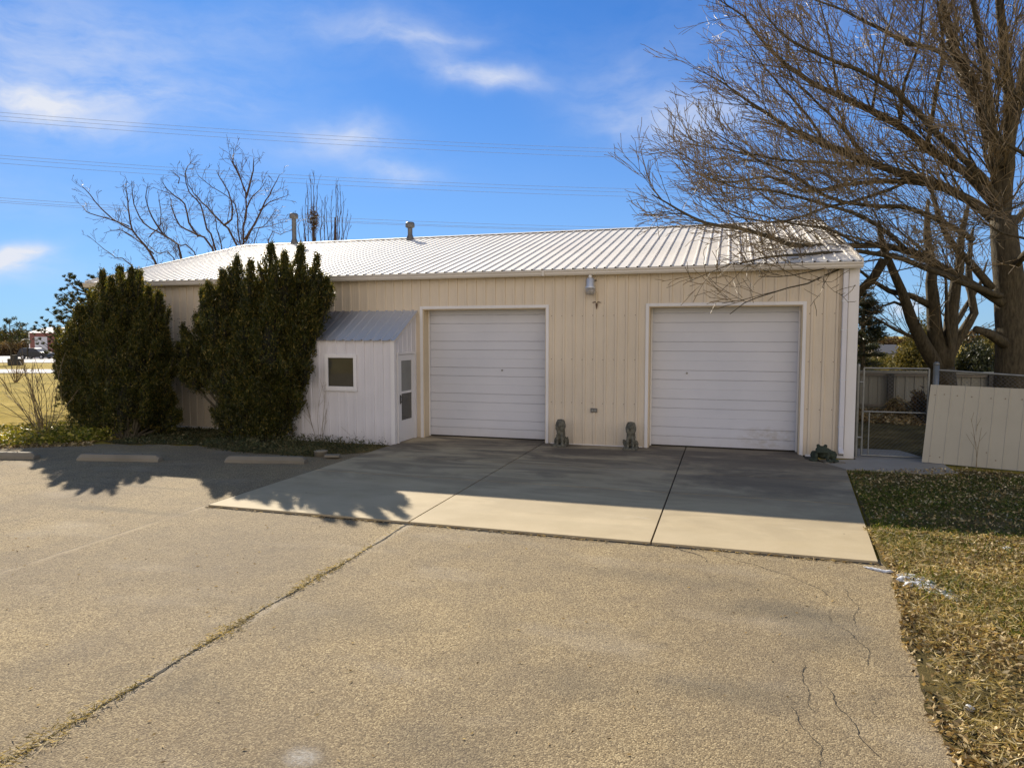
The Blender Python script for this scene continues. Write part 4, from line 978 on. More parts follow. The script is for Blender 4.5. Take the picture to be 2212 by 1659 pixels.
# pine behind the left bush
def pine():
    Y0=17.5; b0=P(215,800,Y0); root=thing('pine_tree','open-branched pine tree with tufted twigs behind the left evergreen bush','tree',(b0[0],b0[1],0))
    tr=Tubes(); tr.mb.tube([(b0[0],b0[1],-.05),tuple(P(212,760,Y0)),tuple(P(206,690,Y0)),tuple(P(190,610,Y0))],[.13,.11,.08,.02],8)
    C=[];Dd=[]
    def tuft(p,d,n=46,s=.11):
        v=unit(RS,n)+np.array(d)*1.2; v/=np.linalg.norm(v,axis=1,keepdims=True); C.append(np.array(p)+v*s*.5); Dd.append(v)
    ends=[(145,608),(158,603),(170,612),(180,625),(196,620),(205,632),(122,640),(130,655),(140,650),(150,665),(165,640),(175,655),(118,668),(105,672),(125,690),(110,700),(92,690),(80,700),(98,712),(86,716),(76,708),(120,715),(140,700),(150,690),(160,680),(170,675),(185,670),(190,650),(103,765),(112,750),(95,745),(125,760),(88,735),(135,725),(150,735),(82,745),(140,600),(152,595),(163,600),(133,630),(145,625),(155,640),(200,600),(190,610)]
    for (x,y) in ends:
        Yd=Y0+rnd.uniform(-1.2,.6); e_=np.array(P(x,y,Yd)); s0=np.array(P(200-(200-x)*.1,y+ (205-x)*.35+10,Y0)); mid=(s0+e_)/2+np.array([0,0,-.12])
        pts=resample([s0,mid,e_],.12); tr.mb.tube(pts,[.022*(1-i/(len(pts)-1))+.006 for i in range(len(pts))],4)
        for k in range(5):
            f=rnd.uniform(.45,1) if k else 1; i=int(f*(len(pts)-1)); pp=pts[i]+np.array([rnd.uniform(-.11,.11),rnd.uniform(-.11,.11),rnd.uniform(-.03,.14)])*(0 if f==1 else 1)
            tuft(pp,(e_-s0)/np.linalg.norm(e_-s0)*.6+np.array([0,0,.7]))
    for _ in range(260):
        x=rnd.uniform(120,225); y=rnd.uniform(640,880); tuft(P(x,y,Y0+rnd.uniform(-.9,.9)),(0,0,.8))
    c=np.concatenate(C); d=np.concatenate(Dd); tr.mb.build('trunk',m_bark,root)
    npmesh('crown',*cards(c,d,.12,.012,RS),m_pine,root)
pine()
def conifer(label,px,ytop,ybase,Y0,R,mat,n=9000,name='spruce_tree'):
    t0=P(px,ytop,Y0); b0=P(px,ybase,Y0); z0=float(gz(b0[0],b0[1])); Hh=t0[2]-z0; root=thing(name,label,'tree',(b0[0],b0[1],z0))
    MB().tube([(b0[0],b0[1],z0-.05),(b0[0],b0[1],z0+Hh*.5),(b0[0],b0[1],z0+Hh*.98)],[.16,.1,.015],8).build('trunk',m_bark,root)
    C=[];Dd=[]; br=Tubes()
    for k in range(int(Hh*16)):
        f=rnd.random()**.8; z=z0+.25+f*(Hh-.25); az=rnd.random()*6.283; L=R*(1-f)**.75*rnd.uniform(.6,1.1)+.12
        d=np.array([math.cos(az),math.sin(az),-.12+.3*f]); p0=np.array([b0[0],b0[1],z]); p1=p0+d*L+np.array([0,0,.08*L])
        br.add([p0,(p0+p1)/2-np.array([0,0,.04*L]),p1],.02,.006,3)
        m=max(8,int(n/(Hh*16)*L/R*1.6)); s=RS.rand(m)**.6
        C.append(p0+(p1-p0)*s[:,None]+RS.normal(size=(m,3))*[.10,.10,.05]); Dd.append(d*.8+RS.normal(size=(m,3))*.5+[0,0,-.1])
    c=np.concatenate(C); d=np.concatenate(Dd); br.mb.build('branches',m_bark,root); npmesh('crown',*cards(c,d,.16,.035,RS),mat,root)
conifer('tall dark spruce seen just past the right corner of the building',1858,618,880,27.5,1.15,m_spruce,16000)
def blobshrub(name,label,px,pyt,pyb,Y0,wpx,mat,n,cat='shrub',leaf=.12,depth=1.2):
    b0=P(px,pyb,Y0); z0=float(gz(b0[0],b0[1])); t0=P(px,pyt,Y0); Hh=t0[2]-z0; Wm=abs(P(px+wpx,pyb,Y0)[0]-P(px-wpx,pyb,Y0)[0])/2
    root=thing(name,label,cat,(b0[0],b0[1],z0)); st=Tubes(); C=[];Dd=[]
    nb=24
    for k in range(nb):
        az=rnd.random()*6.283; rr=rnd.random()**.5; e_=np.array([b0[0]+math.cos(az)*rr*Wm*.8,b0[1]+math.sin(az)*rr*depth*.8,z0+Hh*(.35+.55*rnd.random()*(1-.5*rr*rr))])
        s0=np.array([b0[0],b0[1],z0]); st.add(resample([s0,(s0+e_)/2+[0,0,.2*Hh*.3],e_],.4),.04,.01,4)
        m=n//nb; c=e_+RS.normal(size=(m,3))*[Wm*.22,depth*.22,Hh*.14]; C.append(c); Dd.append(unit(RS,m)+[0,0,.5])
    c=np.concatenate(C); d=np.concatenate(Dd); k=c[:,2]>z0+.02; st.mb.build('stems',m_bark,root); npmesh('foliage',*cards(c[k],d[k],leaf,leaf*.35,RS),mat,root)
    return root
blobshrub('juniper_shrub','sunlit olive bush behind the yard fence, left of the slim trunks',1975,725,800,30,34,m_olive,12000,leaf=.14)
blobshrub('juniper_shrub','dark green bush behind the yard fence, between the two big trunks',2105,748,802,29,34,m_spruce,12000,leaf=.13)
blobshrub('juniper_shrub','tall sparse olive tree-like bush behind the slim trunks',2005,690,800,32,26,m_olive,7000,leaf=.13)
blobshrub('juniper_shrub','yellow-olive bush beside the huge trunk behind the fence',2150,718,800,33,34,m_olive,10000,leaf=.14)
blobshrub('yard_shrub','low dry twiggy shrub in the fenced yard behind the gate',1940,862,893,23.5,22,m_dead,2500,leaf=.12,depth=.5)
blobshrub('yard_shrub','low dry grass clump beside the slim trunks behind the gate',1985,850,902,22.5,16,m_brush,1600,leaf=.14,depth=.5)

# bare shrub left, groundcover, weeds ------------------------------------
def bareshrub(label,px,py,h,spread,n,r=.007,name='bare_shrub',lean=(0,0),mat=None):
    b0=G(px,py); z0=float(gz(b0[0],b0[1])); root=thing(name,label,'shrub',(b0[0],b0[1],z0)); T_=Tubes(); T=[T_,T_,T_]
    prm=dict(seg=[.16,.12,.1],wob=[.05,.08,.1],up=[-.05,.1,.1],rmin=r*.45,levels=1 if h>1 else 1,dens=[2.6],len=[.45*h],ang=(20,45),lift=.1)
    for k in range(n):
        az=rnd.random()*6.283; s=rnd.random()**.6*spread; d=np.array([math.cos(az)*s+lean[0],math.sin(az)*s+lean[1],1.])
        grow(T,np.array([b0[0]+math.cos(az)*.06,b0[1]+math.sin(az)*.06,z0]),d,h*rnd.uniform(.7,1.15),r,0,prm,rnd)
    T_.mb.build('stems',mat or m_twig,root); return root
bareshrub('bare multi-stemmed shrub arching beside the sunlit groundcover at the left',96,946,1.9,.65,17,.011)
bareshrub('small bare shrub farther out on the lawn near the pale drive',34,826,1.3,.8,14,.02)
bareshrub('thin bare weed stalks standing against the leaning steel sheet',2110,1010,1.0,.25,3,.006,'weed_stalk')
bareshrub('wiry leafless vine stems against the lean-to wall',690,955,1.25,.35,7,.005,'vine_stems',mat=m_twig)
bareshrub('low tangle of bare twigs at the lean-to front',775,955,.5,.9,14,.004,'twig_tangle')
def scatter(name,label,polypts,N,L,Wd,hmax,mat,seed,upb=1.,zf=0.,cat='plants',clump=None):
    """leaves or blades scattered over a polygon: one mass nobody could count"""
    r=np.random.RandomState(seed); pp=np.array([q[:2] for q in polypts]); lo=pp.min(0); hi=pp.max(0); out=[]
    while sum(map(len,out))<N:
        q=lo+(hi-lo)*r.rand(N*2,2); ins=np.zeros(len(q),bool); j=len(pp)-1
        for i in range(len(pp)):
            xi,yi=pp[i]; xj,yj=pp[j]; c=((yi>q[:,1])!=(yj>q[:,1]))&(q[:,0]<(xj-xi)*(q[:,1]-yi)/(yj-yi+1e-12)+xi); ins^=c; j=i
        q=q[ins]
        if clump:
            nz=np.sin(q[:,0]*clump+1.3*np.sin(q[:,1]*clump*.8))*np.sin(q[:,1]*clump*1.3+1.7*np.sin(q[:,0]*clump*.6)); q=q[r.rand(len(q))<(.5+.5*nz)**1.2+.08]
        out.append(q)
    q=np.concatenate(out)[:N]; z=gz(q[:,0],q[:,1])+zf+r.rand(N)**1.6*hmax
    if clump: z=z+.0
    c=np.column_stack([q,z]); d=r.normal(size=(N,3))*[1,1,.45]+[0,0,upb]
    LL=L*(.5+r.rand(N)); v,f=cards(c,d,LL,Wd*(.6+.8*r.rand(N)),r)
    v[:,2]=np.maximum(v[:,2],zf-.01+gz(v[:,0],v[:,1]))
    return tag(npmesh(name,v,f,mat),label,cat,kind='stuff')
gc=[G(0,972),G(190,962),G(215,950),G(190,925),G(140,915),G(60,925),G(0,935)]
gc[0]=np.array([-16.6,10.8,0]); 
gcp=[(-17.5,10.3),(-14.95,11.2),(-13.7,12.2),(-13.9,13.6),(-15.6,13.9),(-17.4,12.9),(-19.5,11.4)]
poly('planting_bed',gcp,.004,m_soil,'dark soil bed along the left edge of the lot')
scatter('groundcover','low yellow-green creeping groundcover at the left edge of the lot',gcp,9000,.075,.045,.24,m_cover,3,.3,.0,'groundcover')
scatter('leaf_litter','dead leaves at the edge of the groundcover bed',[(-17.5,10.2),(-14.95,11.0),(-13.3,11.9),(-13.7,12.4),(-15,11.7),(-17.6,10.8)],1500,.06,.035,.04,m_dead,5,.1,.0,'leaf litter')
wp=[(-12.9,12.3),(-11.2,12.75),(-9.6,12.2),(-7.9,12.15),(-7.02,13.0),(-7.05,13.9),(-9.8,13.9),(-9.9,15.0),(-13.5,15.0),(-13.6,12.5)]
poly('weed_bed',wp,.005,m_soil,'shaded soil bed under the evergreen bushes')
scatter('weeds','shaded weeds and low leafy plants in front of the lean-to',[(-10.8,12.45),(-9.6,12.05),(-7.9,12.1),(-7.05,13.1),(-7.08,13.85),(-9.7,13.9),(-11.0,13.3)],4200,.075,.018,.20,m_weed,8,.8,.0,'weeds',3.1)
scatter('weeds','shaded leaf litter and thin weeds between the two evergreen bushes',[(-13.4,12.3),(-11.2,12.7),(-10.8,12.5),(-10.9,14.9),(-13.4,14.9)],3500,.06,.03,.08,m_weed,9,.4,.0,'weeds')
# right-hand verge
vg=[(1.31,2.0,.03),(1.31,4.9,.03),(1.39,6.0,.03),(1.64,7.9),(1.62,8.2),(2.12,13.7),(4.0,13.7),(4.0,14.3),(9,13.9),(9,2)]
poly('verge',vg,.006,m_soil,'leaf-strewn grass verge right of the driveway')
scatter('dry_grass','matted dry grass on the verge',[(1.42,2.6),(1.40,4.9),(1.50,6.0),(1.72,7.9),(1.66,9.5),(5.5,9.5),(5.0,2.6)],80000,.09,.007,.07,m_straw,21,.25,.0,'dry grass',1.7)
scatter('leaf_litter','brown and tan fallen leaves covering the sunlit verge',[(1.24,2.6),(1.26,4.9),(1.36,6.0),(1.66,7.9),(1.66,9.5),(5.5,9.5),(5.0,2.6)],50000,.048,.020,.06,m_dead,22,.35,.004,'leaf litter',1.35)
scatter('green_grass','green grass tufts among the fallen leaves',[(1.75,7.0),(1.72,9.3),(5.5,9.3),(5.5,6.0),(3,5.4)],16000,.10,.009,.06,m_gblade,23,1.1,.0,'grass',1.9)
scatter('shaded_grass','short shaded grass and leaves beside the driveway',[(1.75,9.2),(2.1,13.65),(4.2,13.7),(9,13.6),(7,9.2)],34000,.07,.010,.05,m_gblade,24,.8,.0,'grass',1.5)
scatter('leaf_litter','scattered fallen leaves on the shaded grass and along the panel foot',[(1.75,9.2),(2.1,13.65),(4.2,14.4),(7,13.6),(6,9.2)],6500,.045,.025,.03,m_dead,25,.1,.02,'leaf litter')
scatter('yard_leaves','sunlit straw and leaves at the foot of the back fence',[(2.2,21.6),(7.5,20.8),(9,24.6),(2.2,24.6)],7000,.14,.05,.12,m_dead,26,.4,.0,'leaf litter')
poly('yard_shade_ground',[(2.43,15.0),(3.9,15.35),(9.5,15.2),(10,21.6),(2.43,22.2)],-.004,m_soil,'grass of the fenced yard, its shade put in as a darker soil colour')  # dark sheet over the lawn: the yard's shade is painted into its colour
# crack in the lot with dry weeds
def seam():
    r=random.Random(3); v=[];f=[];y=8.12;i=0
    while y>-1:
        x=-3.875+.010*math.sin(y*2.1)+.008*math.sin(y*7.)+r.uniform(-.006,.006); wd=.005+.009*abs(math.sin(y*1.7+1))*abs(math.sin(y*5.3))+r.uniform(0,.004)
        v+=[(x-wd,y,.0035),(x+wd,y,.0035)]
        if i: f.append((2*i-2,2*i-1,2*i+1,2*i))
        i+=1; y-=.05
    tag(MB().add(v,f).build('pavement_crack',m_dark),'open seam running through the asphalt towards the camera',None,kind='structure')
    N=5200; rr=np.random.RandomState(4); y=rr.rand(N)**1.15*8.4-.5; dens=.5+.5*np.sin(y*3.1+np.sin(y*1.3)*2); k=rr.rand(N)<(.18+.82*dens**1.5)*np.where(y>7.1,.25,1); y=y[k]; n=len(y); dens2=.5+.5*np.sin(y*3.1+np.sin(y*1.3)*2)
    x=-3.875+.010*np.sin(y*2.1)+.008*np.sin(y*7.)+rr.normal(size=n)*(.018+.035*dens2**3)
    c=np.column_stack([x,y,.008+rr.rand(n)**2*.025]); d=rr.normal(size=(n,3))*[1,1,.35]+[0,0,.25]
    vv,q=cards(c,d,.05*(.5+rr.rand(n)),.006,rr); vv[:,2]=np.maximum(vv[:,2],.004)
    tag(npmesh('crack_weeds',vv,q,m_straw),'straw-coloured dry weeds growing out of the asphalt seam','weeds',kind='stuff')
seam()
def hair(pts,w):
    r=random.Random(int(pts[0][0])); v=[];f=[]
    q=resample([np.array([G(*p)[0],G(*p)[1],0]) for p in pts],.03)
    for i,p in enumerate(q):
        d=q[min(i+1,len(q)-1)]-q[max(i-1,0)]; d/=np.linalg.norm(d); nrm=np.array([-d[1],d[0],0]); c=p+nrm*r.uniform(-.008,.008)+nrm*.015*math.sin(i*.5)
        ww=w*(.3+r.random())*min(1,i/4+.2,(len(q)-1-i)/4+.2); v+=[(c[0]-nrm[0]*ww,c[1]-nrm[1]*ww,.0035),(c[0]+nrm[0]*ww,c[1]+nrm[1]*ww,.0035)]
        if i: f.append((2*i-2,2*i-1,2*i+1,2*i))
    return v,f
t=MB()
for pts_,w_ in (([(1785,1480),(1800,1510),(1830,1545),(1850,1580),(1905,1640)],.0032),([(1730,1425),(1738,1460),(1745,1510),(1765,1540)],.0026),([(1800,1350),(1840,1370),(1870,1400),(1880,1440)],.0026),([(1480,1180),(1600,1212),(1720,1250),(1800,1290)],.003),([(1820,1270),(1850,1310),(1842,1350)],.0025),([(1440,1182),(1500,1195),(1530,1215)],.006),([(1700,1520),(1760,1600),(1780,1659)],.003)):
    t.add(*hair(pts_,w_))
tag(t.build('hairline_cracks',m_dark),'short wiggly cracks in the asphalt near the right-hand edge',None,kind='structure')
rr=np.random.RandomState(77); n=420; x=-9+10.2*rr.rand(n)**.9; y=1.5+6.4*rr.rand(n)
vv,q=cards(np.column_stack([x,y,.006+.004*rr.rand(n)]),rr.normal(size=(n,3))*[1,1,.08],.035*(.4+rr.rand(n)),.010,rr); vv[:,2]=np.maximum(vv[:,2],.003)
tag(npmesh('lot_debris',vv,q,m_dead),'scattered bits of leaf and twig lying on the asphalt','debris',kind='stuff')
rr=np.random.RandomState(14); n=700; x=-7+8.6*rr.rand(n); y=8.10-.05*rr.rand(n); kk=rr.rand(n)<.35+.65*(np.sin(x*2.3)>0.2); x=x[kk];y=y[kk];n=len(x)
vv,q=cards(np.column_stack([x,y,.008+.012*rr.rand(n)]),rr.normal(size=(n,3))*[1,.6,.2],.06*(.5+rr.rand(n)),.008,rr); vv[:,2]=np.maximum(vv[:,2],.003)
tag(npmesh('edge_debris',vv,q,m_dead),'dry leaves and straw caught along the front edge of the apron','debris',kind='stuff')
# old snow
def lump(label,pts,name='snow_patch'):
    t=MB(); 
    for (x,y,rx,ry,h) in pts: t.ell((x,y,.01),(rx,ry,h),Matrix.Rotation(rnd.uniform(-.5,.5),3,'Z'),12,8)
    o=remeshed(name,t,m_snow,None,.010,.012); tag(o,label,'snow'); return o
pts=[]
for k in range(85):
    f=rnd.random(); px=1952+f*118+rnd.uniform(-6,6); py=1250+f*46+rnd.uniform(-14,14)*(1-abs(f-.4)); g_=G(px,py); q_=rnd.uniform(.02,.062)*(1.35-f)
    pts.append((g_[0],g_[1],q_*1.2,q_*.7,.012+q_*.45))
lump('crusty remnant of old snow in the leaves by the apron corner',pts)
g_=G(1893,1232); lump('thin white sliver of snow at the apron front corner',[(g_[0],g_[1],.13,.022,.018),(g_[0]+.12,g_[1]-.04,.06,.018,.02)])
g_=G(2178,1192); lump('small white scrap at the far edge of the sunlit verge',[(g_[0],g_[1],.07,.04,.05)],'snow_scrap')
g_=G(1985,1560); lump('small white scrap among the leaves low on the verge',[(g_[0]+.35,g_[1]+.25,.035,.025,.03)],'snow_scrap')

# ---------------------------------------------------------------- far left
def A3(px,py,a): # on ground at ground pixel
    return G(px,py)
gb=G(66,773); a_=gb[0]*fh[0]+gb[1]*fh[1]
def PA(px,py): return PD(px,py,a_)
sh_=thing('red_shed','dark red metal outbuilding with a white door across the road','building',(gb[0],gb[1],gb[2]))
b0=PA(66,773); zt_=PA(66,719)[2]; z0=gb[2]; ux=np.array([rt[0],rt[1],0]); uy=np.array([fh[0],fh[1],0]); Wb=14.; Lb=9.
def bq(u,w_,z): return tuple(b0+ux*u+uy*w_+np.array([0,0,z-b0[2]]))
zp=zt_+.5
t=MB(); t.add([bq(0,0,z0),bq(Wb,0,z0),bq(Wb,0,zt_),bq(0,0,zt_),bq(0,Lb,z0),bq(Wb,Lb,z0),bq(Wb,Lb,zt_),bq(0,Lb,zt_)],[(0,1,2,3),(5,4,7,6),(4,0,3,7),(1,5,6,2)]); t.build('wall',m_redb,sh_)
t=MB(); t.add([bq(-.3,-.3,zt_-.02),bq(Wb+.3,-.3,zt_-.02),bq(Wb+.3,Lb/2,zt_+1.),bq(-.3,Lb/2,zt_+1.),bq(-.3,Lb+.3,zt_-.02),bq(Wb+.3,Lb+.3,zt_-.02)],[(0,1,2,3),(3,2,5,4),(0,3,4),(1,5,2)]); t.build('roof',m_roof,sh_)
t=MB(); v=[bq(.9,-.06,z0),bq(3.1,-.06,z0),bq(3.1,-.06,zt_-.7),bq(.9,-.06,zt_-.7),bq(.9,-.01,z0),bq(3.1,-.01,z0),bq(3.1,-.01,zt_-.7),bq(.9,-.01,zt_-.7)]
t.add(v,[(0,1,2,3),(0,4,5,1),(3,2,6,7),(0,3,7,4),(1,5,6,2)]); t.build('door',m_door,sh_)
t=MB(); t.add([bq(-.12,-.08,z0),bq(.08,-.08,z0),bq(.08,-.08,zt_),bq(-.12,-.08,zt_)],[(0,1,2,3)]); t.build('corner_trim',m_trim,sh_)
# parked SUV, side on
gcar=G(70,776); ca=gcar[0]*fh[0]+gcar[1]*fh[1]
car=thing('parked_suv','dark estate-style SUV parked side-on in front of the red outbuilding','car',tuple(gcar))
def cp(u,w_,z): return tuple(gcar+ux*u+uy*w_+np.array([0,0,z]))
prof=[(-2.3,.35),(-2.35,.95),(-2.2,1.1),(-2.0,1.62),(-1.8,1.72),(.2,1.72),(.45,1.66),(1.1,1.12),(2.1,1.0),(2.35,.8),(2.38,.4),(2.0,.3)]
t=MB(); n=len(prof); v=[cp(u,-.0-(.0 if z<1.15 else -.12),z) for u,z in prof]+[cp(u,1.85-(.0 if z<1.15 else .12),z) for u,z in prof]
t.add(v,[tuple(range(n))[::-1],tuple(range(n,2*n))]+[(i,(i+1)%n,n+(i+1)%n,n+i) for i in range(n)]); t.build('body',m_blackp,car)
t=MB()
for a,b_ in ((-1.85,-.95),(-.88,.02),(.1,.85)):
    e_=.0 if b_<.5 else .35
    t.add([cp(a,-.01+.02,1.13),cp(b_,-.01+.02,1.13),cp(b_-e_,.10,1.6),cp(a,.10,1.6)],[(0,1,2,3)])
t.build('side_window',m_glass,car)
for u in (-1.45,1.45):
    for w_ in (.02,1.83):
        c0=np.array(cp(u,w_,.34)); t=MB(); t.tube([tuple(c0-uy*.12),tuple(c0+uy*.1)],.34,14); wh=t.build('wheel',m_tyre,car)
        t=MB(); t.tube([tuple(c0-uy*.13),tuple(c0-uy*.121)],.2,12); t.build('rim',m_hub,wh)
# young trees on the far lawn
def fartree(label,px,pb,pt,sp_,name='young_tree',nt_=50,mat=m_pine):
    b0=G(px,pb); aa=b0[0]*fh[0]+b0[1]*fh[1]; s=aa/F; hh=(pb-pt)*s; root=thing(name,label,'tree',tuple(b0)); tr=Tubes(); C=[];Dd=[]
    tr.mb.tube([tuple(b0),tuple(b0+[0,0,hh*.5]),tuple(b0+[0,0,hh*.97])],[.10,.08,.02],6)
    for k in range(nt_):
        f=.35+.65*rnd.random(); p0=b0+np.array([0,0,hh*f]); az=rnd.random()*6.28; L=sp_*s*(1.1-f)*rnd.uniform(.7,1.5)+.2; e_=p0+np.array([math.cos(az)*L,math.sin(az)*L,L*.45]); tr.add([p0,(p0+e_)/2,e_],.03,.012,3)
        v=unit(RS,26); C.append(e_+v*.16); Dd.append(v)
    tr.mb.build('trunk',m_bark,root); npmesh('crown',*cards(np.concatenate(C),np.concatenate(Dd),.3,.06,RS),mat,root)
fartree('slim young pine on the lawn at the far left edge, beside a dark box',25,789,690,34)
fartree('thin sparse young tree just left of the red outbuilding',60,776,702,26,nt_=30)
g_=G(34,789); bx=thing('utility_box','dark low utility box with a post standing beside the slim young pine','utility box',tuple(g_)); t=MB(); t.box((g_[0],g_[1],g_[2]+.35),(1.4,.6,.7),Matrix.Rotation(YAW,3,'Z'),bev=.05); t.build('box',m_fdark,bx); t=MB(); t.tube([tuple(g_+[-.1,0,.7]),tuple(g_+[-.1,0,1.1])],[.3,.28],10); t.build('post',m_fdark,bx)
# distant brush line and houses left and right
def brush(name,label,x0,x1,a,h,mat,n,seed,lx=1.2):
    r=np.random.RandomState(seed); px=x0+(x1-x0)*r.rand(n); q=np.array([PD(x,740,a) for x in px]); z0=gz(q[:,0],q[:,1])
    hv=h*(.55+.45*np.sin(px*.23+seed)*np.sin(px*.071*3+1)); z=z0+r.rand(n)**.8*np.maximum(.3,hv)
    c=np.column_stack([q[:,0]+r.normal(size=n)*2,q[:,1]+r.normal(size=n)*3,z]); d=unit(r,n)+[0,0,.9]
    return tag(npmesh(name,*cards(c,d,lx,lx*.3,r),mat),label,'brush',kind='stuff')
brush('distant_brush','rust-brown brush along the far side of the road at the left',-40,64,150,3.6,m_brush,5200,31,.9)
brush('distant_brush','low brownish tree line on the left horizon',-300,200,420,8,m_olive,6000,32,3)
brush('distant_brush','low brush line behind the back fence on the right',1840,2330,60,1.7,m_olive,8000,33,.5)
brush('distant_brush','far hazy tree line on the right horizon',1700,2700,330,7,m_brush,6000,34,3)
def house(label,px0,px1,ybase,yeave,yridge,a,wall_m,roof_m,group=None,win=True):
    b0=PD(px0,ybase,a); s=a/F; Wd=(px1-px0)*s; he=(ybase-yeave)*s; hr=(ybase-yridge)*s; zg=float(gz(b0[0],b0[1])); dz=b0[2]
    root=thing('house',label,'house',(b0[0],b0[1],zg),group)
    def hq(u,w_,z): return tuple(b0+ux*u+uy*w_+np.array([0,0,z]))
    z0=zg-dz; Dp=8
    t=MB(); t.add([hq(0,0,z0),hq(Wd,0,z0),hq(Wd,0,he),hq(0,0,he),hq(0,Dp,z0),hq(Wd,Dp,z0),hq(Wd,Dp,he),hq(0,Dp,he),hq(0,Dp/2,hr),hq(Wd,Dp/2,hr)],[(0,1,2,3),(5,4,7,6),(4,0,3,8,7),(1,5,6,9,2)]); wl=t.build('wall',wall_m,root)
    t=MB(); e_=.4; sl=(hr-he)/(Dp/2)
    t.add([hq(-e_,-e_,he-e_*sl+.05),hq(Wd+e_,-e_,he-e_*sl+.05),hq(Wd+e_,Dp/2,hr+.05),hq(-e_,Dp/2,hr+.05),hq(Wd+e_,Dp+e_,he-e_*sl+.05),hq(-e_,Dp+e_,he-e_*sl+.05)],[(0,1,2,3),(3,2,4,5)]); o=t.build('roof',roof_m,root)
    m=o.modifiers.new('s','SOLIDIFY'); m.thickness=.15
    if win:
        t=MB(); u=Wd*.12; v=[hq(u,-.06,he*.15),hq(u+Wd*.42,-.06,he*.15),hq(u+Wd*.42,-.06,he*.8),hq(u,-.06,he*.8),hq(u,-.005,he*.15),hq(u+Wd*.42,-.005,he*.15),hq(u+Wd*.42,-.005,he*.8),hq(u,-.005,he*.8)]
        t.add(v,[(0,1,2,3),(0,4,5,1),(3,2,6,7),(0,3,7,4),(1,5,6,2)]); t.build('garage_door',m_door,root)
house('tan house with dark roof beyond the right yard fence',1904,1962,775,763,746,95,m_tan,m_roofd)
house('low dark-roofed house on the left horizon behind the brush',32,58,752,741,732,190,m_tan,m_roofd,win=False)
t=MB()

# ---------------------------------------------------------------- overhead wires
def wires():
    # a distribution line: left point 34 m down the view axis at photo x=0, right point 41 m at x=1382; poles stand outside the frame
    def at(px,a,z):
        d=ray(px,725); p=CAM+d*a; return np.array([p[0],p[1],z])
    la,ra=at(0,34,0),at(1382,41,0); dirv=(ra-la); 
    specs=[(13.0,13.05,0,'top','front'),(12.93,12.97,.5,'top','back'),(12.66,12.62,.2,'top','lower'),(11.0,10.82,0,'middle','front'),(10.93,10.72,.5,'middle','back'),(10.66,10.42,.2,'middle','lower'),(9.0,8.62,0,'bottom','front'),(8.92,8.52,.5,'bottom','back'),(8.80,8.42,.2,'bottom','lower')]
    nm={'front':'upper','back':'middle','lower':'lowest'}
    for zl,zr,off,grp,wh in specs:
        pts=[]
        for i in range(41):
            t_=-.5+2.1*i/40; sag=-(t_*(1-t_))*.9
            p=la+dirv*t_; pts.append((p[0],p[1]+off,zl+(zr-zl)*t_+sag))
        o=MB().tube(pts,.0075,5).build('power_line',m_cable)
        tag(o,'%s wire of the %s bundle of overhead wires crossing the sky'%(nm[wh],grp),'power line','overhead wires crossing the sky')
wires()

# ---------------------------------------------------------------- sky, sun, camera
SKY_G=.72; SKY_T=(.225,.56,1.07); SKY_S=.10
W=bpy.data.worlds.new('World'); sc.world=W; W.use_nodes=True; nt=W.node_tree; bg=nt.nodes['Background']
sky=nt.nodes.new('ShaderNodeTexSky'); sky.sky_type='NISHITA'; sky.sun_disc=False; sky.sun_elevation=SEL; sky.sun_rotation=SAZ; sky.air_density=1.0; sky.dust_density=.15; sky.ozone_density=3.5; sky.altitude=400
tc=nt.nodes.new('ShaderNodeTexCoord'); dirv=tc.outputs['Generated']
nn_=nt.nodes.new('ShaderNodeTexNoise'); nn_.inputs['Scale'].default_value=5; nn_.inputs['Detail'].default_value=5; nt.links.new(dirv,nn_.inputs['Vector'])
sub=nt.nodes.new('ShaderNodeVectorMath'); sub.operation='SUBTRACT'; sub.inputs[1].default_value=(.5,.5,.5); nt.links.new(nn_.outputs['Color'],sub.inputs[0])
scl=nt.nodes.new('ShaderNodeVectorMath'); scl.operation='SCALE'; scl.inputs['Scale'].default_value=.11; nt.links.new(sub.outputs[0],scl.inputs[0])
add=nt.nodes.new('ShaderNodeVectorMath'); add.operation='ADD'; nt.links.new(dirv,add.inputs[0]); nt.links.new(scl.outputs[0],add.inputs[1]); wd_=add.outputs[0]
tot=None
def dot(vec,c):
    n=nt.nodes.new('ShaderNodeVectorMath'); n.operation='DOT_PRODUCT'; n.inputs[1].default_value=tuple(c); nt.links.new(vec,n.inputs[0]); return n.outputs['Value']
def cloud(px,py,sx,sy,k,tilt=0,power=1.):
    global tot
    d=ray(px,py); d/=np.linalg.norm(d); r_=np.cross(d,[0,0,1]); r_/=np.linalg.norm(r_); u_=np.cross(r_,d)
    c,s=math.cos(tilt),math.sin(tilt); r2=r_*c+u_*s; u2=u_*c-r_*s
    a=mth(nt,'DIVIDE',dot(wd_,r2),sx/F); b_=mth(nt,'DIVIDE',dot(wd_,u2),sy/F); 
    a0=float(np.dot(d,r2)); 
    q=mth(nt,'ADD',mth(nt,'MULTIPLY',a,a),mth(nt,'MULTIPLY',b_,b_)); k*=.95
    e_=mth(nt,'EXPONENT',mth(nt,'MULTIPLY',q,-1.)); front=mth(nt,'GREATER_THAN',dot(wd_,d),.3)
    e_=mth(nt,'MULTIPLY',mth(nt,'MULTIPLY',e_,front),k); tot=e_ if tot is None else mth(nt,'ADD',tot,e_)
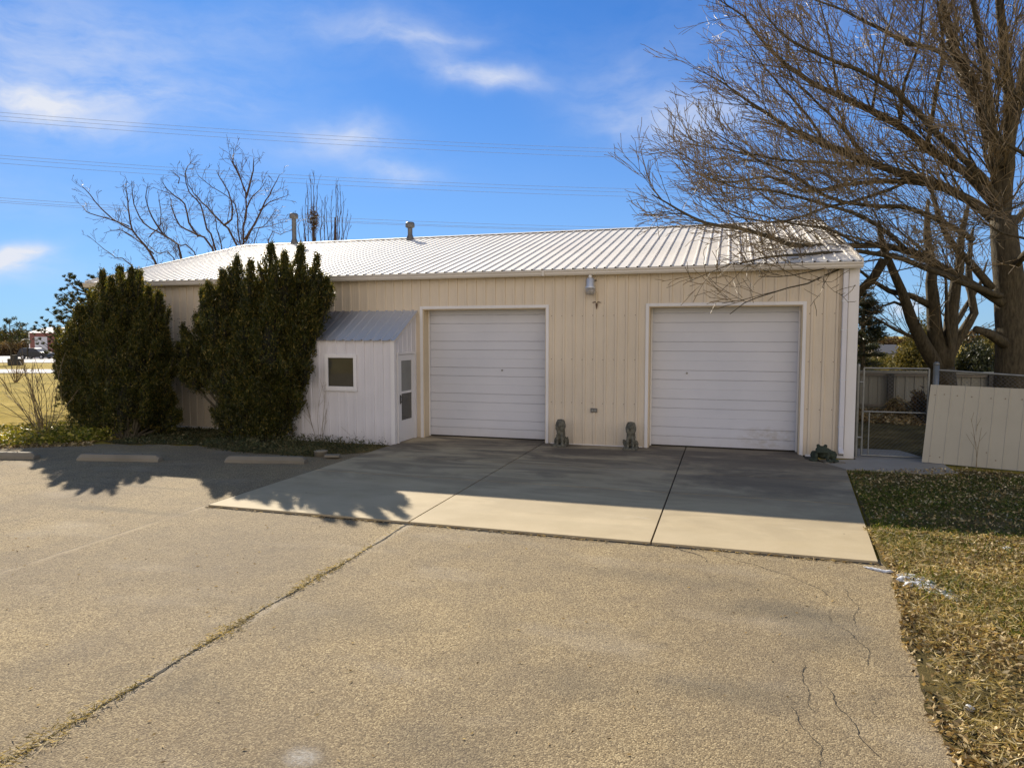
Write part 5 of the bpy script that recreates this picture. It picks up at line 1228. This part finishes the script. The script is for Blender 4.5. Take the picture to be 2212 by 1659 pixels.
for c in ((1035,180,105,22,.62,-.03),(870,105,110,28,.28,-.1),(960,100,70,10,.2,.1),(1440,255,150,50,.42,-.12),(1530,235,90,30,.3,.3),(735,310,95,34,.5,.05),(850,385,80,17,.5,-.08),(200,215,210,42,.55,.12),(60,205,150,30,.35,-.3),
          (60,70,170,90,.28,0),(620,60,420,60,.16,.05),(300,130,260,60,.16,0),(1320,150,80,40,.14,0),(500,330,420,40,.10,0),(35,572,62,20,.95,.25),(-60,590,120,30,.9,0),(1945,672,26,16,.8,0),(0,420,200,60,.12,0),(1700,60,300,120,.12,0)): cloud(*c)
tx=nt.nodes.new('ShaderNodeTexNoise'); tx.inputs['Scale'].default_value=9; tx.inputs['Detail'].default_value=7; tx.inputs['Roughness'].default_value=.6
mp=nt.nodes.new('ShaderNodeMapping'); mp.inputs['Scale'].default_value=(1.2,1.2,3.6); nt.links.new(wd_,mp.inputs[0]); nt.links.new(mp.outputs[0],tx.inputs['Vector'])
dens=mth(nt,'MULTIPLY',tot,ramp(nt,tx.outputs['Fac'],[(.28,.22),(.66,1.3)]),clamp=True)
dens=mth(nt,'MULTIPLY',dens,1.0,clamp=True)
hs=nt.nodes.new('ShaderNodeHueSaturation'); hs.inputs['Saturation'].default_value=1.0; hs.inputs['Value'].default_value=1.; nt.links.new(sky.outputs[0],hs.inputs['Color'])
gm=nt.nodes.new('ShaderNodeGamma'); gm.inputs[1].default_value=SKY_G; nt.links.new(hs.outputs[0],gm.inputs[0]); skyc=mix(nt,1,gm.outputs[0],SKY_T,'MULTIPLY')
sz=nt.nodes.new('ShaderNodeSeparateXYZ'); nt.links.new(dirv,sz.inputs[0])
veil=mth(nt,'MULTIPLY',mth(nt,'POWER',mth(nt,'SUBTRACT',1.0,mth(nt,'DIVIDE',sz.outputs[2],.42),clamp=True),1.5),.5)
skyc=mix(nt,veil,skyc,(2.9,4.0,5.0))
topf=ramp(nt,sz.outputs[2],[(.58,0),(.82,1)])
skyc=mix(nt,topf,skyc,mix(nt,1,skyc,(1.7,1.2,.75),'MULTIPLY'))
cl=mix(nt,dens,skyc,(4.2,4.4,4.9))
# made-up bright cloud deck in the unseen sky behind the camera, lifting the shade
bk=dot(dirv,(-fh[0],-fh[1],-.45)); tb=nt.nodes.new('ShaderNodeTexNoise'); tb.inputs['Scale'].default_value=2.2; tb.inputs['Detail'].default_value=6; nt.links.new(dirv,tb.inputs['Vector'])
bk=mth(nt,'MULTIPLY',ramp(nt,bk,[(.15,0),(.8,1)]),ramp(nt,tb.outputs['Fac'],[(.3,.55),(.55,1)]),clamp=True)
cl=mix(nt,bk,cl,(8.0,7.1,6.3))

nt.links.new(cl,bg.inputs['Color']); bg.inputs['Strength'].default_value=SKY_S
L=bpy.data.lights.new('sun','SUN'); L.energy=4.2; L.angle=math.radians(.5); L.color=(1,.90,.74)
so=bpy.data.objects.new('sun',L); COL.objects.link(so); so.rotation_euler=Vector(-SUN).to_track_quat('-Z','Y').to_euler(); so.location=(-20,20,30)
cam=bpy.data.cameras.new('camera'); co=bpy.data.objects.new('camera',cam); COL.objects.link(co); co.location=(0,0,H)
co.rotation_euler=(math.pi/2-PIT,0,YAW); cam.sensor_width=36; cam.lens=36*F/2212; cam.clip_end=6000; cam.clip_start=.1
sc.camera=co
vs=sc.view_settings; vs.view_transform='Standard'; vs.look='None'; vs.gamma=1; vs.exposure=.9
sc.cycles.max_bounces=6; sc.cycles.transparent_max_bounces=8
